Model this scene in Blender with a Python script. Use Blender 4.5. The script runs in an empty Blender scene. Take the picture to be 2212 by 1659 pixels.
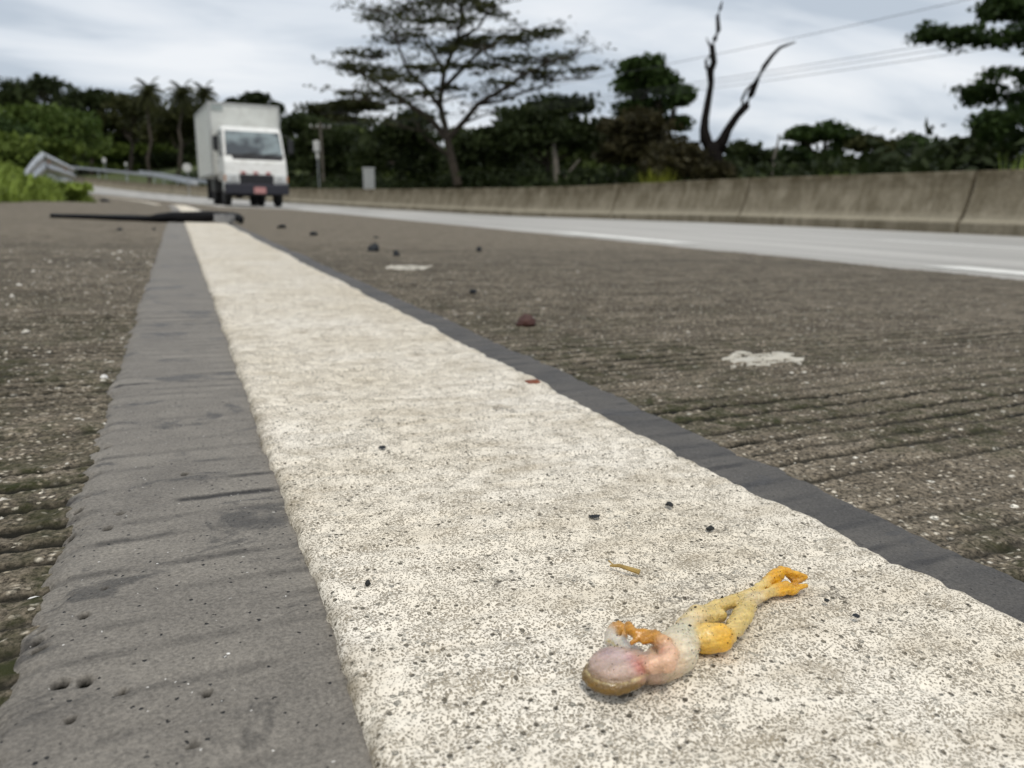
import bpy, math, random
import numpy as np
from mathutils import Vector, Matrix
random.seed(7); RNG = np.random.default_rng(7)
SC = bpy.context.scene; COL = SC.collection
# ------------------------------------------------------------------ camera
W, H, F = 2212., 1659., 1660.          # measuring frame of the photograph
CH = 0.10                              # camera height over the edge line
YAW, PITCH = math.radians(23.0555), math.radians(13.6295)
fw = np.array([math.sin(YAW)*math.cos(PITCH), math.cos(YAW)*math.cos(PITCH), -math.sin(PITCH)])
rt = np.array([math.cos(YAW), -math.sin(YAW), 0.]); up = np.cross(rt, fw); CAM = np.array([0, 0, CH])
cd = bpy.data.cameras.new('camera'); co = bpy.data.objects.new('camera', cd); COL.objects.link(co)
co.matrix_world = Matrix(((rt[0], up[0], -fw[0], 0), (rt[1], up[1], -fw[1], 0), (rt[2], up[2], -fw[2], CH), (0, 0, 0, 1)))
cd.sensor_width = 36; cd.lens = 36*F/W; cd.clip_start = 0.01; cd.clip_end = 3000
cd.dof.use_dof = True; cd.dof.focus_distance = 0.205; cd.dof.aperture_fstop = 21.0
SC.camera = co
# ------------------------------------------------------------------ sky, sun, exposure
SUN_AZ, SUN_EL = math.radians(-168), math.radians(68)      # azimuth clockwise from +Y
wd = bpy.data.worlds.new('World'); SC.world = wd; wd.use_nodes = True
nt = wd.node_tree; nt.nodes.clear(); L = nt.links.new
def wn(t, **k):
    n = nt.nodes.new(t)
    for a, v in k.items(): setattr(n, a, v)
    return n
out = wn('ShaderNodeOutputWorld'); bg = wn('ShaderNodeBackground'); bg.inputs[1].default_value = 0.1
sky = wn('ShaderNodeTexSky'); sky.sky_type = 'NISHITA'; sky.sun_disc = False
sky.sun_elevation = SUN_EL; sky.sun_rotation = SUN_AZ; sky.dust_density = 3
tc = wn('ShaderNodeTexCoord'); sp = wn('ShaderNodeSeparateXYZ'); L(tc.outputs['Generated'], sp.inputs[0])
mz = wn('ShaderNodeMath', operation='MAXIMUM'); L(sp.outputs[2], mz.inputs[0]); mz.inputs[1].default_value = 0
az = wn('ShaderNodeMath', operation='ADD'); L(mz.outputs[0], az.inputs[0]); az.inputs[1].default_value = 0.22
dx = wn('ShaderNodeMath', operation='DIVIDE'); L(sp.outputs[0], dx.inputs[0]); L(az.outputs[0], dx.inputs[1])
dy = wn('ShaderNodeMath', operation='DIVIDE'); L(sp.outputs[1], dy.inputs[0]); L(az.outputs[0], dy.inputs[1])
cb = wn('ShaderNodeCombineXYZ'); L(dx.outputs[0], cb.inputs[0]); L(dy.outputs[0], cb.inputs[1])
mp = wn('ShaderNodeMapping'); mp.inputs['Rotation'].default_value = (0, 0, 0.9); mp.inputs['Scale'].default_value = (0.55, 1.25, 1); mp.inputs['Location'].default_value = (3.1, 1.7, 0)
L(cb.outputs[0], mp.inputs[0])
nz = wn('ShaderNodeTexNoise'); nz.inputs['Scale'].default_value = 1.5; nz.inputs['Detail'].default_value = 5; nz.inputs['Roughness'].default_value = 0.5; nz.inputs['Distortion'].default_value = 0.5
L(mp.outputs[0], nz.inputs['Vector'])
cr = wn('ShaderNodeValToRGB'); L(nz.outputs[0], cr.inputs[0])
e = cr.color_ramp.elements; e[0].position = 0.40; e[0].color = (0.52, 0.585, 0.665, 1); e[1].position = 0.64; e[1].color = (0.88, 0.905, 0.935, 1)
em = cr.color_ramp.elements.new(0.5); em.color = (0.725, 0.775, 0.835, 1)
ml = wn('ShaderNodeVectorMath', operation='SCALE'); L(cr.outputs[0], ml.inputs[0]); ml.inputs['Scale'].default_value = 10.0
mx = wn('ShaderNodeMix', data_type='RGBA'); mx.inputs[0].default_value = 0.90
L(sky.outputs[0], mx.inputs[6]); L(ml.outputs[0], mx.inputs[7]); L(mx.outputs[2], bg.inputs[0]); L(bg.outputs[0], out.inputs[0])
sd = bpy.data.lights.new('sun', 'SUN'); so = bpy.data.objects.new('sun', sd); COL.objects.link(so)
sd.energy = 1.5; sd.angle = math.radians(14); sd.color = (1, 0.93, 0.82)
sv = Vector((math.sin(SUN_AZ)*math.cos(SUN_EL), math.cos(SUN_AZ)*math.cos(SUN_EL), math.sin(SUN_EL)))
so.rotation_euler = sv.to_track_quat('Z', 'Y').to_euler()
SC.view_settings.view_transform = 'Standard'; SC.view_settings.look = 'None'; SC.view_settings.gamma = 1
SC.view_settings.exposure = 0.08; SC.view_settings.use_curve_mapping = False
SC.render.engine = 'CYCLES'; SC.cycles.use_denoising = True; SC.cycles.max_bounces = 6

# ------------------------------------------------------------------ helpers
def ray(x, y): return rt*((x-W/2)/F) + up*(-(y-H/2)/F) + fw
def at(x, y, depth): return CAM + ray(x, y)*depth
EX = 0.039                                                # cross fall of the road
def shift(Y):
    Y = np.asarray(Y, float); t = np.clip(Y-6, 0, 59)
    return t*t/460 + np.clip(Y-65, 0, None)*(59/230)
def rise(Y):
    Y = np.asarray(Y, float); t = np.clip((Y-11)/10, 0, 1)
    return -0.085*t*t*(3-2*t) + 0.00021*np.clip(Y-12, 0, 150)**2 + np.clip(Y-162, 0, None)*0.063
def groad(X, Y): return -EX*np.clip(X+shift(Y), -1.6, 11) + rise(Y)
def ground_px(x, y, dz=0.):                               # where a sight line meets the road
    d = ray(x, y); t = 0.02; last = 0
    while t < 400:
        p = CAM + d*t
        if p[2] < groad(p[0], p[1]) + dz: break
        last = t; t *= 1.03
    a, b = last, t
    for _ in range(40):
        m = (a+b)/2; p = CAM + d*m
        if p[2] < groad(p[0], p[1]) + dz: b = m
        else: a = m
    return CAM + d*b
def hsh(ix, iy, s):
    n = (ix.astype(np.int64)*374761393 + iy.astype(np.int64)*668265263 + s*974711) & 0x7fffffff
    n = ((n ^ (n >> 13))*1274126177) & 0x7fffffff
    return ((n ^ (n >> 16)) & 0xffff)/65535.
def vnoise(x, y, s=0):
    ix, iy = np.floor(x), np.floor(y); fx, fy = x-ix, y-iy
    fx = fx*fx*(3-2*fx); fy = fy*fy*(3-2*fy)
    a, b, c, d = hsh(ix, iy, s), hsh(ix+1, iy, s), hsh(ix, iy+1, s), hsh(ix+1, iy+1, s)
    return (a+(b-a)*fx)*(1-fy) + (c+(d-c)*fx)*fy - 0.5
def fbm(x, y, oct=4, s=0):
    r = 0; a = 1
    for k in range(oct): r = r + a*vnoise(x*2**k, y*2**k, s+k*17); a *= 0.5
    return r
def mesh(name, V, Fc, mat=None, smooth=False, attrs=None, colattr=None):
    me = bpy.data.meshes.new(name); V = np.asarray(V, np.float32)
    if isinstance(Fc, np.ndarray):
        n = Fc.shape[1]; me.vertices.add(len(V)); me.vertices.foreach_set('co', V.ravel())
        me.loops.add(Fc.size); me.loops.foreach_set('vertex_index', Fc.astype(np.int32).ravel())
        me.polygons.add(len(Fc)); me.polygons.foreach_set('loop_start', np.arange(0, Fc.size, n, dtype=np.int32))
        me.update(calc_edges=True)
    else:
        me.from_pydata([tuple(map(float, v)) for v in V], [], Fc); me.update()
    if smooth: me.polygons.foreach_set('use_smooth', np.ones(len(me.polygons), bool))
    for k, v in (attrs or {}).items():
        a = me.attributes.new(k, 'FLOAT', 'POINT'); a.data.foreach_set('value', np.asarray(v, np.float32).ravel())
    if colattr is not None:
        a = me.attributes.new('col', 'FLOAT_COLOR', 'POINT'); c = np.ones((len(V), 4), np.float32); c[:, :3] = colattr
        a.data.foreach_set('color', c.ravel())
    if mat: me.materials.append(mat)
    return me
def obj(name, me, parent=None, loc=None):
    o = bpy.data.objects.new(name, me); COL.objects.link(o)
    if parent is not None: o.parent = parent
    if loc is not None: o.location = [float(v) for v in loc]
    return o
def tag(o, label, cat, group=None):
    o['label'] = label; o['category'] = cat
    if group: o['group'] = group
    return o
def thing(name, label, cat, loc=(0, 0, 0), group=None): return tag(obj(name, None, None, loc), label, cat, group)
def struct(o): o['kind'] = 'structure'; return o
def stuff(o): o['kind'] = 'stuff'; return o
class MB:                                                  # collects shapes for one mesh
    def __init__(s): s.v = []; s.f = []
    def add(s, V, Fc):
        n = len(s.v); s.v += [tuple(map(float, p)) for p in V]; s.f += [tuple(i+n for i in q) for q in Fc]; return s
    def box(s, a, b, bev=0.0):
        (x0, y0, z0), (x1, y1, z1) = a, b
        if bev <= 0:
            V = [(x, y, z) for z in (z0, z1) for y in (y0, y1) for x in (x0, x1)]
            return s.add(V, [(0, 2, 3, 1), (4, 5, 7, 6), (0, 1, 5, 4), (2, 6, 7, 3), (0, 4, 6, 2), (1, 3, 7, 5)])
        import bmesh
        bm = bmesh.new(); bmesh.ops.create_cube(bm, size=1)
        for v in bm.verts: v.co = ((x0+x1)/2+v.co.x*(x1-x0), (y0+y1)/2+v.co.y*(y1-y0), (z0+z1)/2+v.co.z*(z1-z0))
        bmesh.ops.bevel(bm, geom=bm.edges[:], offset=bev, segments=2, affect='EDGES', profile=0.5)
        bm.verts.index_update(); s.add([v.co[:] for v in bm.verts], [[v.index for v in f.verts] for f in bm.faces]); bm.free(); return s
    def tube(s, P, R, n=6, cap=True):
        P = [np.asarray(p, float) for p in P]; V = []; Fc = []
        for i, p in enumerate(P):
            t = P[min(i+1, len(P)-1)]-P[max(i-1, 0)]; t = t/(np.linalg.norm(t)+1e-9)
            a = np.cross(t, (0, 0, 1.)) if abs(t[2]) < 0.9 else np.cross(t, (1., 0, 0)); a /= np.linalg.norm(a); b = np.cross(t, a)
            r = R[i] if hasattr(R, '__len__') else R
            for k in range(n):
                q = 2*math.pi*k/n; V.append(p + (a*math.cos(q)+b*math.sin(q))*r)
        for i in range(len(P)-1):
            for k in range(n):
                k2 = (k+1) % n; Fc.append((i*n+k, i*n+k2, (i+1)*n+k2, (i+1)*n+k))
        if cap: Fc.append(tuple(range(n))[::-1]); Fc.append(tuple((len(P)-1)*n+k for k in range(n)))
        return s.add(V, Fc)
    def lathe(s, prof, n=20, axis='x', c=(0, 0, 0)):        # prof: (axial, radius)
        V = []; Fc = []
        for a, r in prof:
            for k in range(n):
                q = 2*math.pi*k/n; p = (a, r*math.cos(q), r*math.sin(q)) if axis == 'x' else (r*math.cos(q), r*math.sin(q), a)
                V.append([c[i]+p[i] for i in range(3)])
        for i in range(len(prof)-1):
            for k in range(n): k2 = (k+1) % n; Fc.append((i*n+k, i*n+k2, (i+1)*n+k2, (i+1)*n+k))
        Fc.append(tuple(range(n))[::-1]); Fc.append(tuple((len(prof)-1)*n+k for k in range(n)))
        return s.add(V, Fc)
    def prism(s, pts, axis, a, b):                          # polygon in the two other axes, extruded along axis
        def mk(p, t): return (t, p[0], p[1]) if axis == 'x' else ((p[0], t, p[1]) if axis == 'y' else (p[0], p[1], t))
        n = len(pts); V = [mk(p, a) for p in pts]+[mk(p, b) for p in pts]
        return s.add(V, [tuple(range(n))[::-1], tuple(range(n, 2*n))]+[(i, (i+1) % n, n+(i+1) % n, n+i) for i in range(n)])
    def build(s, name, mat, parent=None, loc=None, smooth=False): return obj(name, mesh(name, s.v, s.f, mat, smooth), parent, loc)
# --- materials
class M:
    def __init__(s, name):
        s.m = bpy.data.materials.new(name); s.m.use_nodes = True; s.t = s.m.node_tree; s.b = s.t.nodes['Principled BSDF']
    def n(s, typ, ins=None, **k):
        n = s.t.nodes.new('ShaderNode'+typ)
        for a, v in k.items(): setattr(n, a, v)
        for a, v in (ins or {}).items():
            i = n.inputs[a]
            if hasattr(v, 'is_output'): s.t.links.new(v, i)
            else: i.default_value = v
        return n
    def pos(s, scale=(1, 1, 1), rot=(0, 0, 0), geo=True):
        src = s.n('NewGeometry').outputs['Position'] if geo else s.n('TexCoord').outputs['Object']
        return s.n('Mapping', {'Vector': src, 'Scale': scale, 'Rotation': rot}).outputs[0]
    def noise(s, vec, sc, det=3, ro=0.5, dist=0): return s.n('TexNoise', {'Vector': vec, 'Scale': sc, 'Detail': det, 'Roughness': ro, 'Distortion': dist}).outputs[0]
    def vor(s, vec, sc, feat='F1', rnd=1.0): return s.n('TexVoronoi', {'Vector': vec, 'Scale': sc, 'Randomness': rnd}, feature=feat)
    def ramp(s, fac, *st):
        r = s.n('ValToRGB', {'Fac': fac}); el = r.color_ramp.elements
        while len(el) < len(st): el.new(0.5)
        for e_, (p, c) in zip(el, st): e_.position = p; e_.color = (c, c, c, 1) if not hasattr(c, '__len__') else (*c, 1)
        return r.outputs[0]
    def mix(s, fac, a, b, mode='MIX'):
        n = s.n('Mix', data_type='RGBA', blend_type=mode)
        for i, v in ((0, fac), (6, a), (7, b)):
            if hasattr(v, 'is_output'): s.t.links.new(v, n.inputs[i])
            else: n.inputs[i].default_value = v if i == 0 else ((v, v, v, 1) if not hasattr(v, '__len__') else (*v, 1))
        return n.outputs[2]
    def math(s, op, a, b=0.0, c=0.0, clamp=False):
        n = s.n('Math', operation=op); n.use_clamp = clamp
        for i, v in enumerate((a, b, c)):
            if hasattr(v, 'is_output'): s.t.links.new(v, n.inputs[i])
            else: n.inputs[i].default_value = v
        return n.outputs[0]
    def bump(s, h, dist, strength=1.0, nrm=None):
        d = {'Height': h, 'Distance': dist, 'Strength': strength}
        if nrm is not None: d['Normal'] = nrm
        return s.n('Bump', d).outputs[0]
    def attr(s, nm): return s.n('Attribute', attribute_name=nm)
    def set(s, **k):
        for a, v in k.items():
            i = s.b.inputs[a.replace('_', ' ')]
            if hasattr(v, 'is_output'): s.t.links.new(v, i)
            else: i.default_value = (*v, 1) if hasattr(v, '__len__') and len(v) == 3 and a in ('Base_Color',) else v
        return s.m
def plain(name, c, rough=0.5, metal=0.0, var=0.12, sc=3.0, bumpd=0.0, dirt=None, spec=0.5):
    m = M(name); p = m.pos(geo=False); n1 = m.noise(p, sc, 5, 0.6)
    col = m.mix(m.ramp(n1, (0.3, 0), (0.7, 1)), tuple(x*(1-var) for x in c), tuple(min(1, x*(1+var)) for x in c))
    if dirt: col = m.mix(m.ramp(m.noise(p, sc*2.3, 6, 0.7), (0.5, 0), (0.72, 0.7)), col, dirt)
    k = dict(Base_Color=col, Roughness=m.math('MULTIPLY_ADD', n1, 0.2, rough-0.1), Metallic=metal, Specular_IOR_Level=spec)
    if bumpd: k['Normal'] = m.bump(m.noise(p, sc*8, 4), bumpd)
    return m.set(**k)

# ------------------------------------------------------------------ ground
def axis(a, segs):                                          # segs: (end, first step, growth)
    r = [a]
    for end, st, gr in segs:
        while r[-1] < end-1e-6: r.append(min(end, r[-1]+st)); st *= gr
    return np.array(r)
YS = np.concatenate([[-8, -4, -2, -1, -.5, -.25, -.1, -.04], axis(0.0, [(0.08, 0.008, 1), (0.42, 0.0013, 1), (2.6, 0.0016, 1.006), (200, 0.02, 1.045)])])
GY = [0.02]
while GY[-1] < 2.6: GY.append(GY[-1] + random.uniform(0.012, 0.022))
GY = np.array(GY); GD = RNG.uniform(0.5, 1.25, len(GY))
def groove(X, Y):                                           # 0..1 depth of the transverse tining
    y = Y - 0.07*np.clip(X-0.16, 0, 2) + 0.05*np.clip(0.02-X, 0, 1) + 0.0009*fbm(X*14, Y*5, 3, 5)
    i = np.clip(np.searchsorted(GY, y), 1, len(GY)-1); lo = np.abs(y-GY[i-1]); hi = np.abs(y-GY[i])
    d = np.minimum(lo, hi); k = np.where(lo < hi, GD[i-1], GD[i])
    brk = np.clip(0.85+1.1*fbm(X*7, Y*30, 2, 9), 0, 1)
    return np.clip(1-(d/(0.0019+0.0034*Y))**2, 0, 1)*k*brk*np.clip((2.2-Y)/1.2, 0, 1)
def near(Y): return np.clip((6-Y)/4, 0, 1)
def hconc(X, Y):                                            # relief of the tined concrete
    r = 0.0007*fbm(X*55, Y*55, 3, 1) + 0.0013*fbm(X*260, Y*260, 2, 2) + 0.004*fbm(X*6, Y*6, 2, 3)
    return (r - 0.0017*groove(X, Y))*near(Y)
def grid_mesh(name, XS, hf, mat, smooth=True, attrs=None, YY=None):
    YY = YS if YY is None else YY
    o, Y = np.meshgrid(XS, YY); X = o-shift(Y); h, at_ = hf(o, Y)
    Z = -EX*o + rise(Y) + h
    nx, ny = len(XS), len(YY); i = (np.arange(ny-1)[:, None]*nx+np.arange(nx-1)[None]).ravel()
    Fc = np.stack([i, i+1, i+nx+1, i+nx], 1)
    return mesh(name, np.stack([X.ravel(), Y.ravel(), Z.ravel()], 1), Fc, mat, smooth, {k: v.ravel() for k, v in at_.items()})

LX0, LX1, BX0, BX1 = 0.0235, 0.183, -0.0385, 0.2145       # edge line and the dark band beneath it
# tined concrete
m = M('tined concrete'); p = m.pos()
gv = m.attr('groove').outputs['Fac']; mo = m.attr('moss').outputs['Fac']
base = m.mix(m.ramp(m.noise(p, 26, 5, 0.65), (0.32, 0), (0.68, 1)), (0.08, 0.066, 0.047), (0.225, 0.19, 0.142))
base = m.mix(m.ramp(m.noise(p, 2.2, 4), (0.4, 0), (0.7, 0.45)), base, (0.165, 0.14, 0.105))
v1 = m.vor(m.pos((1, 1.25, 1)), 300); pick = m.n('SeparateColor', {'Color': v1.outputs['Color']}).outputs[0]
ag = m.math('MULTIPLY', m.ramp(v1.outputs['Distance'], (0.2, 1), (0.42, 0)), m.ramp(pick, (0.42, 0), (0.5, 1)))
base = m.mix(ag, base, m.mix(m.n('SeparateColor', {'Color': v1.outputs['Color']}).outputs[1], (0.66, 0.60, 0.49), (0.30, 0.25, 0.18)))
v2 = m.vor(m.pos((1, 1.3, 1)), 125); pk2 = m.n('SeparateColor', {'Color': v2.outputs['Color']})
ag2 = m.math('MULTIPLY', m.ramp(v2.outputs['Distance'], (0.16, 1), (0.26, 0)), m.ramp(pk2.outputs[1], (0.86, 0), (0.88, 1)))
base = m.mix(ag2, base, (0.70, 0.66, 0.57))
sp_ = m.ramp(m.noise(p, 620, 3, 0.7), (0.36, 0.22), (0.64, 1.6)); base = m.mix(1.0, base, sp_, 'MULTIPLY')
mossf = m.math('MULTIPLY', mo, m.ramp(m.noise(p, 75, 4, 0.7), (0.4, 0), (0.62, 1)), clamp=True)
base = m.mix(mossf, base, (0.035, 0.038, 0.014))
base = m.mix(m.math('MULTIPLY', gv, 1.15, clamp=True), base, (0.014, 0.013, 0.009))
hh = m.math('ADD', m.math('MULTIPLY', m.noise(p, 420, 3, 0.7), 1.0), m.math('MULTIPLY', ag, 0.6))
M_CONC = m.set(Base_Color=base, Roughness=0.8, Specular_IOR_Level=0.12, Normal=m.bump(hh, 0.0013, 0.8))
def hf_conc(o, Y):
    b = ((o > BX0+.004) & (o < BX1-.004))
    moss = np.clip(0.35-2.4*fbm(o*16, Y*16, 3, 21)-1.6*fbm(o*3, Y*3, 2, 22), 0, 1)*np.clip((1.1-Y)/.8, 0.12, 1)*np.clip(1-(o-.2)/1.0, .3, 1)
    return hconc(o, Y) - 0.004*b, {'groove': groove(o, Y), 'moss': moss}
XS = np.concatenate([-axis(0.13, [(1.5, 0.0025, 1.06)])[::-1][:-1], axis(-0.13, [(BX0, 0.0012, 1), (BX1, 0.01, 1), (0.46, 0.0012, 1), (1.1, 0.0014, 1.02), (1.62, 0.02, 1.1)])])
struct(obj('shoulder', grid_mesh('shoulder', XS, hf_conc, M_CONC)))

# dark contrast band
PITS = []
def px_o(x, y):
    q = ground_px(x, y); return q[0]+shift(q[1]), q[1]
for x, y, r in [(135, 1510, .0032), (188, 1504, .0032), (268, 1528, .0016), (448, 1530, .0019), (155, 1168, .0026), (235, 1163, .0030), (172, 1117, .0022), (188, 1088, .0020), (88, 1430, .003), (185, 1358, .0026), (262, 1130, .002), (158, 1588, .0018), (420, 1642, .0016), (1975, 1345, .0018), (2030, 1390, .0016), (1985, 1310, .0014), (80, 1410, .002), (400, 1042, .0025), (235, 975, .002), (230, 1300, .0012), (96, 1388, .0014)]:
    o_, y_ = px_o(x, y); PITS.append((o_, y_, r*.55))
def wrink(o, Y):
    g = groove(o, Y); return g
def hf_band(o, Y):
    ed = np.minimum(o-BX0, BX1-o) + 0.004*fbm(o*40, Y*40, 3, 31)*near(Y) + 0.003*fbm(o*200, Y*200, 2, 32)*near(Y) - 0.001*groove(o, Y)
    t = np.clip(ed/0.004, -1, 1)
    h = 0.0014*np.clip(t, 0, 1) + 0.003*np.clip(t, -1, 0) + (0.004*fbm(o*6, Y*6, 2, 3) + 0.0003*fbm(o*120, Y*120, 2, 33))*near(Y)
    g = groove(o, Y); h = h - 0.00018*g*near(Y)*np.clip(.4+2*fbm(o*12, Y*50, 2, 35), 0, 1.6)
    pit = np.zeros_like(o)
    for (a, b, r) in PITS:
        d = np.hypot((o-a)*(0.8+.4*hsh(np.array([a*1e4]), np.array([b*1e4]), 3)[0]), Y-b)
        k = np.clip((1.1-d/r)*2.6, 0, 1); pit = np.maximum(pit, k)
    for j, (sc, th) in enumerate(((330, .40), (520, .41))):
        pass
    h = h - 0.0014*pit
    return h + 0.0008, {'groove': np.where(o > .1, np.clip(g*2.0, 0, 1.6), g), 'pit': np.clip(pit, 0, 1), 'fresh': (o > .1)*1.0}
m = M('dark contrast paint'); p = m.pos()
base = m.mix(m.ramp(m.noise(p, 30, 5, 0.6), (0.3, 0), (0.7, 1)), (0.165, 0.15, 0.13), (0.25, 0.228, 0.195))
smear = m.ramp(m.noise(m.pos((20, 34, 20)), 1.0, 8, 0.68, 0.7), (0.56, 0), (0.615, 1))
base = m.mix(m.math('MULTIPLY', smear, 0.68), base, (0.04, 0.036, 0.032))
base = m.mix(m.math('MULTIPLY', m.attr('groove').outputs['Fac'], m.ramp(m.noise(p, 30, 6, 0.7), (0.44, 0.0), (0.6, 0.9)), clamp=True), base, (0.04, 0.036, 0.033))
v1 = m.vor(m.n('VectorMath', {0: p, 1: m.n('VectorMath', {0: m.n('TexNoise', {'Vector': p, 'Scale': 700.}).outputs[1], 'Scale': 0.0014}, operation='SCALE').outputs[0]}, operation='ADD').outputs[0], 620); pk = m.n('SeparateColor', {'Color': v1.outputs['Color']})
spk = m.math('MULTIPLY', m.ramp(v1.outputs['Distance'], (0.2, 1), (0.28, 0)), m.ramp(pk.outputs[0], (0.88, 0), (0.9, 1)))
base = m.mix(spk, base, (0.02, 0.02, 0.02))
spw = m.math('MULTIPLY', m.ramp(v1.outputs['Distance'], (0.13, 1), (0.2, 0)), m.ramp(pk.outputs[1], (0.95, 0), (0.96, 1)))
base = m.mix(spw, base, (0.6, 0.58, 0.54))
base = m.mix(m.math('MULTIPLY', m.attr('fresh').outputs['Fac'], m.ramp(m.noise(m.pos((6, 14, 6)), 3.0, 5, 0.6), (0.3, 0.55), (0.7, 0.95))), base, (0.058, 0.056, 0.055))
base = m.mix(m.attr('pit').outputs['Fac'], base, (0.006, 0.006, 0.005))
fine = m.ramp(m.noise(p, 1100, 3, 0.7), (0.3, 0.6), (0.7, 1.32)); base = m.mix(1.0, base, fine, 'MULTIPLY')
hh = m.math('SUBTRACT', m.noise(p, 700, 3, 0.6), m.math('MULTIPLY', spk, 1.5))
M_BAND = m.set(Base_Color=base, Specular_IOR_Level=m.math('MULTIPLY_ADD', m.attr('pit').outputs['Fac'], -.25, .25), Roughness=m.math('SUBTRACT', 0.62, m.math('MULTIPLY', smear, 0.2)), Normal=m.bump(m.noise(p, 240, 5, 0.75), 0.0012, 0.55, m.bump(hh, 0.0005, 0.7)))
YB = np.concatenate([[-8, -4, -2, -1, -.5, -.25, -.1, -.04], axis(0.0, [(0.08, 0.008, 1), (0.32, 0.0009, 1), (2.6, 0.0012, 1.008), (200, 0.02, 1.045)])])
XB = np.concatenate([axis(BX0-0.006, [(LX0+.006, 0.0008, 1), (LX1-.006, 0.02, 1), (BX1+.006, 0.0011, 1)])])
struct(obj('contrast_band', grid_mesh('contrast_band', XB, hf_band, M_BAND, YY=YB)))

# thermoplastic edge line
def hf_line(o, Y):
    n = near(Y)
    el = LX0 + (0.0017*fbm(Y*30+5, Y*0, 3, 41) + 0.0009*fbm(Y*140, Y*0, 2, 42) + .0018*fbm(Y*4, Y*0, 2, 44))*n
    er = LX1 + (0.0034*fbm(Y*34+9, Y*0, 3, 43) + 0.0010*fbm(Y*150, Y*0, 2, 45))*n
    ed = np.minimum(o-el, er-o)
    t = np.clip(ed/0.004, 0, 1); h = 0.0042*np.sqrt(1-(1-t)**2)
    h = np.where(ed < 0, -0.003, h)
    rel = 0.0011*fbm(o*45, Y*45, 3, 46) + 0.0007*fbm(o*330, Y*330, 2, 47) + 0.004*fbm(o*6, Y*6, 2, 3)
    return h + rel*n - 0.0006*groove(o, Y)*n + 0.0012, {'edge': np.clip(ed/0.006, 0, 1)}
m = M('thermoplastic line'); p = m.pos(); wob = m.n('VectorMath', {0: p, 1: m.n('VectorMath', {0: m.n('TexNoise', {'Vector': p, 'Scale': 400.}).outputs[1], 'Scale': 0.0012}, operation='SCALE').outputs[0]}, operation='ADD').outputs[0]
cream = m.mix(m.ramp(m.noise(p, 9, 4), (0.35, 0), (0.65, 1)), (0.82, 0.74, 0.60), (0.94, 0.875, 0.76))
dens = m.ramp(m.noise(p, 120, 4, 0.6), (0.3, 0.0), (0.7, 1.0))
va = m.vor(wob, 1900); ra = m.math('MULTIPLY_ADD', dens, 0.34, 0.18)
worm = m.math('SUBTRACT', 1.0, m.math('MULTIPLY', m.math('SUBTRACT', va.outputs['Distance'], ra), 6.0), clamp=True)
pka = m.n('SeparateColor', {'Color': va.outputs['Color']})
worm = m.math('MULTIPLY', worm, m.ramp(pka.outputs[0], (0.12, 0.15), (0.35, 1)), clamp=True)
base = m.mix(m.math('MULTIPLY', worm, 0.92), cream, m.mix(pka.outputs[1], (0.17, 0.14, 0.095), (0.54, 0.47, 0.36)))
vb = m.vor(p, 560); pkb = m.n('SeparateColor', {'Color': vb.outputs['Color']})
pitm = m.math('MULTIPLY', m.ramp(vb.outputs['Distance'], (0.22, 1), (0.34, 0)), m.ramp(pkb.outputs[0], (0.76, 0), (0.80, 1)))
base = m.mix(m.math('MULTIPLY', pitm, 0.9), base, m.mix(pkb.outputs[1], (0.045, 0.04, 0.028), (0.16, 0.14, 0.10)))
bead = m.math('MULTIPLY', m.ramp(vb.outputs['Distance'], (0.34, 1), (0.38, 0)), m.ramp(pkb.outputs[2], (0.84, 0), (0.87, 1)))
base = m.mix(m.math('MULTIPLY', bead, 0.8), base, (0.47, 0.44, 0.37))
wob2 = m.n('VectorMath', {0: wob, 1: m.n('VectorMath', {0: m.n('TexNoise', {'Vector': p, 'Scale': 90., 'Detail': 4.}).outputs[1], 'Scale': 0.014}, operation='SCALE').outputs[0]}, operation='ADD').outputs[0]
crk = m.vor(wob2, 75, 'DISTANCE_TO_EDGE').outputs['Distance']
ck = m.math('MULTIPLY', m.ramp(crk, (0.012, 1), (0.035, 0)), m.ramp(m.noise(p, 38, 3), (0.56, 0), (0.64, 1)))
base = m.mix(m.math('MULTIPLY', ck, 0.55), base, (0.07, 0.06, 0.05))
dirt = m.ramp(m.noise(m.pos((10, 26, 10)), 2.2, 5, 0.65), (0.48, 0), (0.74, 0.6)); base = m.mix(dirt, base, (0.42, 0.345, 0.235))
ed_ = m.math('MULTIPLY', m.math('SUBTRACT', 1.0, m.attr('edge').outputs['Fac']), m.ramp(m.noise(p, 160, 3), (0.4, 0), (0.7, 0.9)))
base = m.mix(ed_, base, (0.24, 0.20, 0.14))
hh = m.math('SUBTRACT', m.math('MULTIPLY', m.noise(p, 1400, 2), 0.4), m.math('ADD', worm, m.math('MULTIPLY', pitm, 2.5)))
M_LINE = m.set(Base_Color=base, Roughness=0.68, Specular_IOR_Level=0.2, Normal=m.bump(hh, 0.0005, 0.9))
XL = axis(LX0-0.006, [(LX0+.008, 0.0007, 1), (LX1-.008, 0.0012, 1), (LX1+.006, 0.0008, 1)])
struct(obj('edge_line', grid_mesh('edge_line', XL, hf_line, M_LINE)))

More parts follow.
